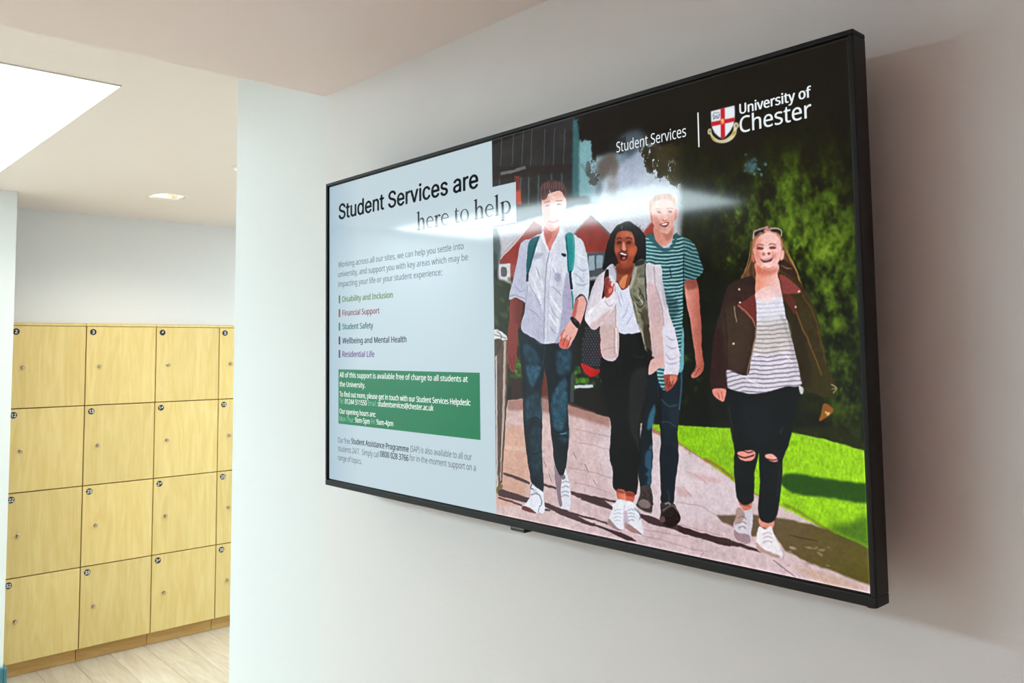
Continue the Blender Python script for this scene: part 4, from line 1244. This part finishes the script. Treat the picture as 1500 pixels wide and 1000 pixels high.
# jacket
fill('C', [(346, 418), (280, 430), (222, 465), (192, 560), (152, 720), (140, 962), (216, 968), (216, 868), (310, 897), (332, 800), (357, 690), (357, 620), (350, 500)], (56, 36, 32), 1, .8, True, (N_MID, .14))
fill('C', [(215, 560), (330, 600), (340, 720), (300, 860), (225, 850), (200, 700)], (74, 58, 40), .6, 9)
fill('C', [(152, 720), (195, 700), (210, 960), (140, 960)], (50, 18, 20), .7, 4)
fill('C', [(268, 556), (310, 530), (352, 508), (358, 640), (320, 610)], (112, 50, 46), 1, .9)
stroke('C', [(268, 556), (310, 590), (350, 642), (357, 690), (335, 800), (312, 896)], 1.5, (178, 140, 112), .85, .6)
stroke('C', [(216, 868), (260, 885), (312, 897)], 1.2, (36, 20, 20), .8, .7)
stroke('C', [(200, 560), (215, 700), (216, 860)], 1.4, (30, 18, 18), .7, 1)
for q in ((275, 478), (280, 543), (248, 744)):
    ell('C', q, 5, 5, (232, 222, 200), 1, .5)
stroke('C', [(252, 560), (254, 600), (264, 640)], 1.2, (196, 186, 160), .8, .5)
fill('C', [(468, 396), (520, 415), (565, 432), (622, 520), (662, 640), (692, 800), (745, 965), (705, 1005), (640, 985), (592, 962), (562, 820), (522, 640), (490, 520)], (62, 50, 22), .95, 1.6, True, (N_MID, .16))
fill('C', [(500, 520), (545, 560), (590, 700), (640, 900), (600, 960), (565, 830), (525, 640)], (44, 34, 18), .8, 4)
fill('C', [(640, 800), (720, 900), (745, 965), (705, 1005), (630, 980)], (58, 54, 14), .7, 8)
fill('C', [(474, 405), (520, 425), (582, 490), (540, 502), (490, 500), (480, 460)], (138, 68, 64), 1, .8)
fill('C', [(488, 502), (530, 510), (560, 570), (545, 600), (505, 540)], (96, 48, 38), .95, 1)
stroke('C', [(555, 590), (590, 680), (640, 790), (680, 900)], 2, (130, 88, 44), .8, 1)
stroke('C', [(580, 500), (640, 600), (675, 740), (700, 840)], 1.8, (112, 84, 38), .6, 1.6)
for q in ((568, 489), (551, 566)):
    ell('C', q, 5, 5, (244, 230, 206), 1, .5)
fill('C', [(566, 950), (590, 960), (588, 985), (575, 988)], (216, 214, 216), .9, .8)
stroke('C', [(725, 940), (750, 960), (735, 985)], 1.2, (206, 206, 170), .85, .5)
stroke('C', [(728, 965), (748, 960)], 1.0, (206, 206, 170), .85, .5)
# hands
fill('D', [(148, 30), (212, 34), (208, 72), (200, 92), (178, 86), (150, 62)], (222, 142, 128), 1, .6)
for q in ([(170, 50), (178, 80)], [(188, 44), (196, 84)]):
    stroke('D', q, 1.0, (136, 60, 54), .8, .5)
fill('D', [(690, 100), (735, 128), (722, 155), (690, 180), (668, 188), (676, 150)], (146, 92, 34), .95, 1)
for q in ((700, 145), (712, 150), (706, 156)):
    ell('D', q, 6, 5, (232, 206, 130), .9, .6)
# face
fill('N', [(238, 350), (278, 252), (380, 190), (500, 186), (602, 238), (652, 330), (652, 450), (622, 600), (572, 692), (470, 738), (370, 716), (290, 660), (246, 560), (228, 440)], (240, 190, 182), 1, .7)
fill('N', [(238, 350), (290, 250), (350, 300), (330, 420), (330, 560), (370, 700), (290, 660), (246, 560), (228, 440)], (222, 138, 118), .7, 5)
fill('N', [(205, 540), (245, 545), (250, 630), (225, 640)], (204, 112, 98), 1, 1)
fill('N', [(640, 470), (690, 480), (672, 590), (628, 610)], (236, 176, 164), 1, 1)
fill('N', [(280, 430), (330, 410), (388, 425), (370, 450), (300, 450)], (112, 52, 52), .85, 1.5)
fill('N', [(462, 425), (510, 405), (568, 415), (550, 440), (480, 446)], (112, 52, 52), .85, 1.5)
stroke('N', [(272, 405), (325, 380), (385, 392)], 1.3, (126, 72, 60), .9, .7)
stroke('N', [(458, 388), (510, 372), (570, 390)], 1.3, (126, 72, 60), .9, .7)
fill('N', [(405, 430), (450, 425), (482, 500), (450, 530), (390, 520), (370, 500)], (250, 214, 206), .85, 2)
fill('N', [(365, 500), (400, 490), (410, 530), (372, 540)], (178, 72, 60), .75, 2)
fill('N', [(440, 505), (470, 490), (486, 510), (462, 535)], (120, 48, 48), .8, 1.2)
fill('N', [(490, 490), (560, 500), (580, 560), (530, 590), (500, 540)], (206, 116, 104), .6, 4)
fill('N', [(300, 500), (350, 510), (345, 580), (310, 570)], (226, 128, 112), .6, 4)
fill('N', [(340, 590), (385, 598), (430, 596), (480, 586), (518, 570), (510, 606), (474, 634), (424, 644), (372, 630)], (96, 24, 32), 1, .8)
fill('N', [(350, 593), (385, 600), (430, 598), (480, 588), (510, 575), (500, 592), (430, 612), (370, 608)], (244, 232, 230), .95, .7)
stroke('N', [(330, 560), (336, 590), (352, 615)], 1.2, (196, 96, 84), .6, 1)
stroke('N', [(522, 545), (530, 570), (522, 595)], 1.2, (196, 104, 92), .6, 1)
fill('N', [(395, 640), (500, 636), (520, 680), (460, 715), (390, 690)], (246, 206, 198), .75, 3)
stroke('N', [(385, 706), (460, 730), (540, 700)], 1.6, (196, 110, 94), .7, 1.2)
# hair front and sunglasses
fill('N', [(230, 440), (232, 340), (270, 250), (340, 190), (440, 165), (420, 200), (330, 250), (280, 320), (250, 420)], (140, 96, 70), .9, 1.5, True, (N_STREAK, .4))
fill('N', [(470, 170), (560, 195), (630, 260), (665, 360), (660, 470), (640, 420), (625, 330), (570, 240), (500, 205)], (176, 132, 104), .85, 1.5, True, (N_STREAK, .4))
fill('N', [(252, 222), (300, 190), (380, 170), (395, 190), (330, 205), (270, 258)], (34, 36, 58), 1, .6)
fill('N', [(480, 168), (560, 152), (632, 168), (640, 230), (590, 205), (520, 190)], (34, 34, 50), 1, .6)
stroke('N', [(235, 300), (248, 205), (300, 172), (400, 140), (455, 118)], 1.4, (206, 198, 206), .9, .5)
stroke('N', [(470, 150), (560, 145), (640, 168), (648, 260)], 1.5, (222, 208, 206), .9, .5)
ell('N', (440, 138), 42, 26, (190, 140, 140), .95, 1.2)
ell('N', (460, 126), 12, 10, (44, 30, 34), .9, .8)
fill('N', [(395, 170), (480, 170), (470, 200), (410, 200)], (210, 160, 150), .9, 1.2)

# ---- photographic finish: grain, fine texture and crisp local contrast
def warp(a_, dx, dy):
    x = np.clip(XX + dx, 0, IW - 1.01)
    y_ = np.clip(YY + dy, 0, IH - 1.01)
    xi, yi = x.astype(int), y_.astype(int)
    fx, fy = (x - xi)[..., None], (y_ - yi)[..., None]
    return (a_[yi, xi] * (1 - fx) + a_[yi, xi + 1] * fx) * (1 - fy) + (a_[yi + 1, xi] * (1 - fx) + a_[yi + 1, xi + 1] * fx) * fy


wx, wy = vnoise(18, 18) + .5 * vnoise(8, 8) - .75, vnoise(18, 18) + .5 * vnoise(8, 8) - .75
img = warp(img, wx * 2.6, wy * 2.6).astype(np.float32)
img *= (1 + .05 * N_FINE + .045 * N_MID + .05 * N_BIG)[..., None]
soft = np.stack([blur2(img[..., i], 5) for i in range(3)], -1)
img += .40 * (img - soft)
img = np.clip(img, 0, 1)
img = (img * .86 + .14 * img * img * (3 - 2 * img)) * 1.035 - .030
np.clip(img, 0, 1, out=img)

# ---- the white slide half
xs_ = on_screen([(720.3, 232), (728, 754)])[:, 0].mean()
ix = int(round((xs_ / SA + .5) * IW))
slide = np.array((191, 209, 217), np.float32) / 255
gx = np.clip(XX[:, :ix] / (ix * .22), 0, 1)[..., None]
edge = np.array((166, 190, 203), np.float32) / 255
img[:, :ix] = edge * (1 - gx) + slide * gx
hb = on_screen([(720.7, 273.7), (755.9, 267.2), (756.5, 325.0), (720.7, 332.2)])
i0, i1 = ix - 1, int((hb[[1, 2], 0].mean() / SA + .5) * IW)
j0, j1 = int((.5 - hb[[0, 1], 1].mean() / SB) * IH), int((.5 - hb[[2, 3], 1].mean() / SB) * IH)
img[j0:j1, i0:i1] = slide
GREEN = (6, 120, 76)
g4 = on_screen([(496, 540.9), (702.7, 545.9), (704.3, 643.8), (496, 620.6)])
gx0, gx1 = g4[[0, 3], 0].mean(), g4[[1, 2], 0].mean()
gz1, gz0 = g4[[0, 1], 1].mean(), g4[[2, 3], 1].mean()
i0, i1 = int((gx0 / SA + .5) * IW), int((gx1 / SA + .5) * IW)
j0, j1 = int((.5 - gz1 / SB) * IH), int((.5 - gz0 / SB) * IH)
img[j0:j1, i0:i1] = np.array(GREEN, np.float32) / 255
LIST = [('Disability and Inclusion', (501.9, 442.3), (575.3, 435.5), (92, 138, 56), (62, 118, 80)),
        ('Financial Support', (501.9, 461.9), (556, 459.4), (142, 52, 72), (130, 50, 72)),
        ('Student Safety', (501.9, 482.0), (546.8, 480.8), (34, 106, 90), (38, 110, 96)),
        ('Wellbeing and Mental Health', (501.9, 502.8), (595.5, 501.2), (50, 54, 84), (34, 44, 66)),
        ('Residential Life', (501.9, 522.3), (548.4, 522.9), (112, 62, 136), (84, 54, 96))]
for s, a_, b_, c1, c2 in LIST:
    zb_ = on_screen([a_, b_])[:, 1].mean()
    xb_ = on_screen([(496.2, a_[1]), (498.6, a_[1])])[:, 0]
    i0, i1 = int((xb_[0] / SA + .5) * IW), int((xb_[1] / SA + .5) * IW)
    j0, j1 = int((.5 - (zb_ + .0129) / SB) * IH), int((.5 - (zb_ - .0021) / SB) * IH)
    img[j0:j1, i0:i1] = np.array(c2, np.float32) / 255

# ---- crest
fill('W', [(132, 560), (150, 540), (172, 545), (178, 590), (200, 628), (260, 668), (330, 662), (400, 610), (430, 545), (428, 500), (450, 468), (480, 475), (494, 510), (470, 545), (460, 600), (420, 660), (350, 700), (270, 706), (200, 680), (165, 625), (160, 605), (136, 604)], (222, 214, 178), 1, .5)
fill('W', [(166, 620), (205, 650), (222, 680), (190, 668)], (184, 160, 44), .9, .8)
fill('W', [(415, 590), (448, 560), (456, 590), (425, 620)], (184, 160, 44), .9, .8)
for i in range(11):
    t = i / 10
    x, y_ = 222 + t * 195, 672 + 22 * math.sin(t * 3.14) - 62 * t * t
    stroke('W', [(x, y_), (x + 3, y_ + 14)], .8, (110, 96, 52), .75, .3)
ell('W', (156, 572), 14, 20, (90, 78, 44), .6, 1)
ell('W', (462, 505), 16, 22, (90, 78, 44), .6, 1)
SHD = [(168, 340), (300, 306), (442, 270), (446, 350), (444, 430), (428, 500), (395, 565), (350, 620), (308, 656), (260, 635), (212, 590), (182, 530), (172, 450)]
fill('W', SHD, (228, 236, 242), 1, .4, False)
fill('W', [(280, 310), (328, 299), (332, 640), (308, 656), (284, 648)], (192, 20, 34), 1, .4, False)
fill('W', [(175, 463), (443, 410), (443, 456), (178, 514)], (192, 20, 34), 1, .4, False)
ell('W', (303, 455), 22, 36, (226, 150, 84), 1, .6)
ell('W', (303, 446), 10, 16, (246, 216, 160), .9, .6)
for q in ([(192, 380), (205, 420), (262, 405), (264, 355)], [(195, 360), (210, 395), (258, 382)], [(192, 440), (228, 400), (262, 425)], [(200, 362), (215, 352), (230, 362), (258, 345)]):
    stroke('W', q, .9, (52, 60, 76), .85, .3)

np.clip(img, 0, 1, out=img)
pix = np.ones((IH, IW, 4), np.float32)
pix[..., :3] = img[::-1]
im = bpy.data.images.new('display_picture', IW, IH)
im.colorspace_settings.name = 'sRGB'
im.pixels.foreach_set(pix.ravel())
im.update()
im.pack()

M_screen = bpy.data.materials.new('lit_display')
M_screen.use_nodes = True
nt = M_screen.node_tree
b = nt.nodes['Principled BSDF']
b.inputs['Base Color'].default_value = (0.004, 0.004, 0.004, 1)
b.inputs['Roughness'].default_value = SCREEN_ROUGH
b.inputs['Specular IOR Level'].default_value = SCREEN_SPEC
ti = nt.nodes.new('ShaderNodeTexImage')
ti.image = im
ti.interpolation = 'Linear'
nt.links.new(ti.outputs['Color'], b.inputs['Emission Color'])
b.inputs['Emission Strength'].default_value = 1.0

me = bpy.data.meshes.new('screen')
me.from_pydata([(-hx, 0, -hz), (hx, 0, -hz), (hx, 0, hz), (-hx, 0, hz)], [], [(0, 1, 2, 3)])
uv = me.uv_layers.new(name='uv')
for i, c_ in enumerate([(0, 0), (1, 0), (1, 1), (0, 1)]):
    uv.data[i].uv = c_
screen = link('screen', me, M_screen, tv)
screen['label'] = 'glowing display with a text slide and a photo of four people walking'

# ------------------------------------------------------------------ lettering on the display
INK = {}


def ink(c_):
    if c_ not in INK:
        INK[c_] = screen_ink('display_ink', c_)
    return INK[c_]


def fatten(me, dx, dz):
    """bolder strokes: copies of the outline shifted a hair sideways and upwards"""
    v = np.zeros(len(me.vertices) * 3, np.float32)
    me.vertices.foreach_get('co', v)
    v = v.reshape(-1, 3)
    f = [tuple(p.vertices) for p in me.polygons]
    vs_, fs = [], []
    for k, (sx_, sz_) in enumerate(((-dx, 0), (dx, 0), (0, dz), (0, -dz))):
        vs_.append(v + np.array((sx_, 0, sz_), np.float32))
        fs += [tuple(i + k * len(v) for i in q) for q in f]
    out = bpy.data.meshes.new(me.name)
    out.from_pydata(np.vstack(vs_).tolist(), [], fs)
    bpy.data.meshes.remove(me)
    return out


def line(name, body, a_, b_, cap, col, fnt, bold=0.0):
    """one run of lettering from photo pixel a_ to b_ (baseline ends); cap = capital height in metres"""
    h = on_screen([a_, b_])
    me, co = text_mesh(body, fnt, 0)
    ref, rc = text_mesh('H', fnt, 0)
    bpy.data.meshes.remove(ref)
    s = cap / rc[:, 1].max()
    sx = (h[1, 0] - h[0, 0]) / (co[:, 0].max() - co[:, 0].min())
    out = np.zeros_like(co)
    out[:, 0] = (co[:, 0] - co[:, 0].min()) * sx + h[0, 0]
    out[:, 1] = -0.0005
    out[:, 2] = co[:, 1] * s + h[:, 1].mean()
    me.vertices.foreach_set('co', out.ravel())
    me.update()
    if bold:
        me = fatten(me, bold * cap, bold * cap * .5)
    return link(name, me, ink(col), screen)


def serif_line(name, body, a_, b_, xh, col):
    """book-face lower case drawn from stems, hairlines and bowls (x-height = 1)"""
    V, Fc = [], []

    def poly(p):
        n0 = len(V)
        V.extend(p)
        Fc.append(tuple(range(n0, n0 + len(p))))

    def ribbon(p, w):
        p = np.array(p, float)
        d = np.gradient(p, axis=0)
        n = np.stack([-d[:, 1], d[:, 0]], 1)
        n /= np.linalg.norm(n, axis=1, keepdims=True)
        w = np.interp(np.linspace(0, 1, len(p)), np.linspace(0, 1, len(w)), w)[:, None] / 2
        l_, r_ = p + n * w, p - n * w
        for i in range(len(p) - 1):
            poly([tuple(l_[i]), tuple(l_[i + 1]), tuple(r_[i + 1]), tuple(r_[i])])

    SW, HL = .19, .075

    def stem(x, y0, y1, flag=True, foot=True):
        poly([(x, y0), (x + SW, y0), (x + SW, y1), (x, y1 - .07 if flag else y1)])
        if flag:
            poly([(x - .13, y1 - .11), (x - .12, y1 - .075), (x + SW, y1 + .02), (x + SW, y1 - .16), (x, y1 - .15)])
        if foot:
            poly([(x - .11, y0), (x + SW + .11, y0), (x + SW + .11, y0 + .035), (x + SW, y0 + .075), (x, y0 + .075), (x - .11, y0 + .035)])

    def arc(cx, cy, rx, ry, t0, t1, n=28):
        t = np.radians(np.linspace(t0, t1, n))
        return np.stack([cx + rx * np.cos(t), cy + ry * np.sin(t)], 1)

    def bowl(cx, rx, x):
        t = np.radians(np.linspace(0, 360, 41))
        o_ = np.stack([x + cx + rx * np.cos(t), .5 + .52 * np.sin(t)], 1)
        i_ = np.stack([x + cx + (rx - .15) * np.cos(t + .12), .5 + .46 * np.sin(t + .12)], 1)
        for k in range(40):
            poly([tuple(o_[k]), tuple(o_[k + 1]), tuple(i_[k + 1]), tuple(i_[k])])

    x = 0.0
    for c_ in body:
        if c_ == 'h':
            stem(x + .12, 0, 1.62)
            ribbon(smooth_open(np.array([(x + .25, .74), (x + .42, .93), (x + .60, .96), (x + .735, .80), (x + .755, .55), (x + .755, .05)])), [HL, .10, .15, SW, SW, SW])
            poly([(x + .57, 0), (x + .94, 0), (x + .94, .035), (x + .833, .075), (x + .678, .075), (x + .57, .035)])
            x += 1.02
        elif c_ == 'e':
            ribbon(arc(x + .42, .5, .335, .465, 12, 315), [HL, .09, .12, .16, .15, .10, .045])
            poly([(x + .14, .56), (x + .80, .56), (x + .80, .62), (x + .14, .62)])
            x += .88
        elif c_ == 'r':
            stem(x + .12, 0, 1.0)
            ribbon(smooth_open(np.array([(x + .25, .70), (x + .40, .90), (x + .56, .92), (x + .63, .84)])), [HL, .12, .18, .14])
            x += .70
        elif c_ == 't':
            ribbon(smooth_open(np.array([(x + .245, 1.22), (x + .245, .7), (x + .245, .28), (x + .31, .08), (x + .44, .05), (x + .56, .14)])), [.05, SW, SW, .13, .09, .04])
            poly([(x + .04, .93), (x + .54, .93), (x + .54, 1.0), (x + .17, 1.0)])
            poly([(x + .17, 1.0), (x + .32, 1.0), (x + .32, 1.28)])
            x += .60
        elif c_ == 'o':
            bowl(.46, .42, x)
            x += .94
        elif c_ == 'l':
            stem(x + .12, 0, 1.62)
            x += .50
        elif c_ == 'p':
            stem(x + .12, -.48, 1.0)
            ribbon(arc(x + .46, .5, .37, .46, 155, -155), [HL, .08, .12, .17, .16, .10, HL])
            x += .96
        else:
            x += .42
    h = on_screen([a_, b_])
    V = np.array(V)
    sx = (h[1, 0] - h[0, 0]) / (V[:, 0].max() - V[:, 0].min())
    co = np.zeros((len(V), 3))
    co[:, 0] = (V[:, 0] - V[:, 0].min()) * sx + h[0, 0]
    co[:, 1] = -0.0005
    co[:, 2] = V[:, 1] * xh + h[:, 1].mean()
    me = bpy.data.meshes.new(name)
    me.from_pydata(co.tolist(), [], Fc)
    return link(name, me, ink(col), screen)


DK = (14, 20, 30)
line('heading_lettering', 'Student Services are', (496.9, 319.4), (700.4, 277.2), .0290, DK, F_GRO, .042)
serif_line('heading_lettering', 'here to help', (610.6, 335.2), (748.6, 314.6), .0198, (18, 22, 34))
BODY = (64, 72, 86)
for s, a_, b_ in (('Working across all our sites, we can help you settle into', (495.8, 391), (679.3, 365.5)),
                  ('university, and support you with key areas which may be', (495.8, 405), (685.7, 381.9)),
                  ('impacting your life or your student experience:', (495.8, 419.9), (647.7, 403.2))):
    line('paragraph_lettering', s, a_, b_, .0104, BODY, F_HUM)
for s, a_, b_, c1, c2 in LIST:
    line('list_lettering', s, a_, b_, .0104, c1, F_HUM, .032)
WH, PG = (236, 246, 240), (150, 206, 178)
B_ = .032
for s, a_, b_, c_, bo in (
        ('All of this support is available free of charge to all students at', (497.8, 552.7), (685.4, 558.6), WH, B_),
        ('the University.', (497.8, 565.7), (535.3, 567.9), WH, B_),
        ('To find out more, please get in touch with our Student Services Helpdesk:', (497.8, 581.2), (689.4, 593.0), WH, B_),
        ('Tel:', (497.8, 590.5), (503.6, 590.9), PG, 0),
        ('01244 511550', (505.6, 591.4), (537.5, 593.6), WH, B_),
        ('Email:', (539.7, 593.8), (552.0, 594.6), PG, 0),
        ('studentservices@chester.ac.uk', (553.9, 595.0), (635.2, 601.2), WH, B_),
        ('Our opening hours are:', (497.8, 606.0), (550.5, 609.8), WH, B_),
        ('Mon-Thur:', (497.8, 616.6), (518.9, 618.4), PG, 0),
        ('9am-5pm', (520.5, 618.6), (542.0, 620.6), WH, B_),
        ('Fri:', (544.3, 620.8), (550.5, 621.4), PG, 0),
        ('9am-4pm', (552.0, 621.5), (576.3, 624.0), WH, B_)):
    line('notice_lettering', s, a_, b_, .0093, c_, F_HUM, bo)
BD = (40, 48, 62)
for s, a_, b_, c_, bo in (
        ('Our free', (495.3, 647.9), (513.0, 650.0), BODY, 0),
        ('Student Assistance Programme', (514.9, 650.2), (598.9, 661.2), BD, B_),
        ('(SAP) is also available to all our', (601.4, 661.4), (691.3, 673.6), BODY, 0),
        ('students 24/7.  Simply call', (495.3, 661.2), (555.5, 668.9), BODY, 0),
        ('0800 028 3766', (557.3, 669.0), (598.6, 674.8), BD, B_),
        ('for in-the-moment support on a', (600.4, 675.0), (697.2, 689.0), BODY, 0),
        ('range of topics.', (495.3, 674.2), (530.0, 678.9), BODY, 0)):
    line('footnote_lettering', s, a_, b_, .0101, c_, F_HUM, bo)
LW = (232, 238, 240)
line('logo_lettering', 'Student Services', (903.4, 222.4), (1005.4, 201.0), .0137, LW, F_HUM)
line('logo_lettering', 'University of', (1084.0, 165.7), (1188.5, 143.4), .0115, LW, F_HUM, .035)
line('logo_lettering', 'Chester', (1084.3, 193.0), (1189.0, 173.6), .0186, LW, F_HUM, .012)
h = on_screen([(1022.6, 165), (1024.4, 215.4)])
xm = h[:, 0].mean()
box('logo_rule', (xm - .00075, -0.0008, h[1, 1]), (xm + .00075, -0.0004, h[0, 1]), ink(LW), screen)
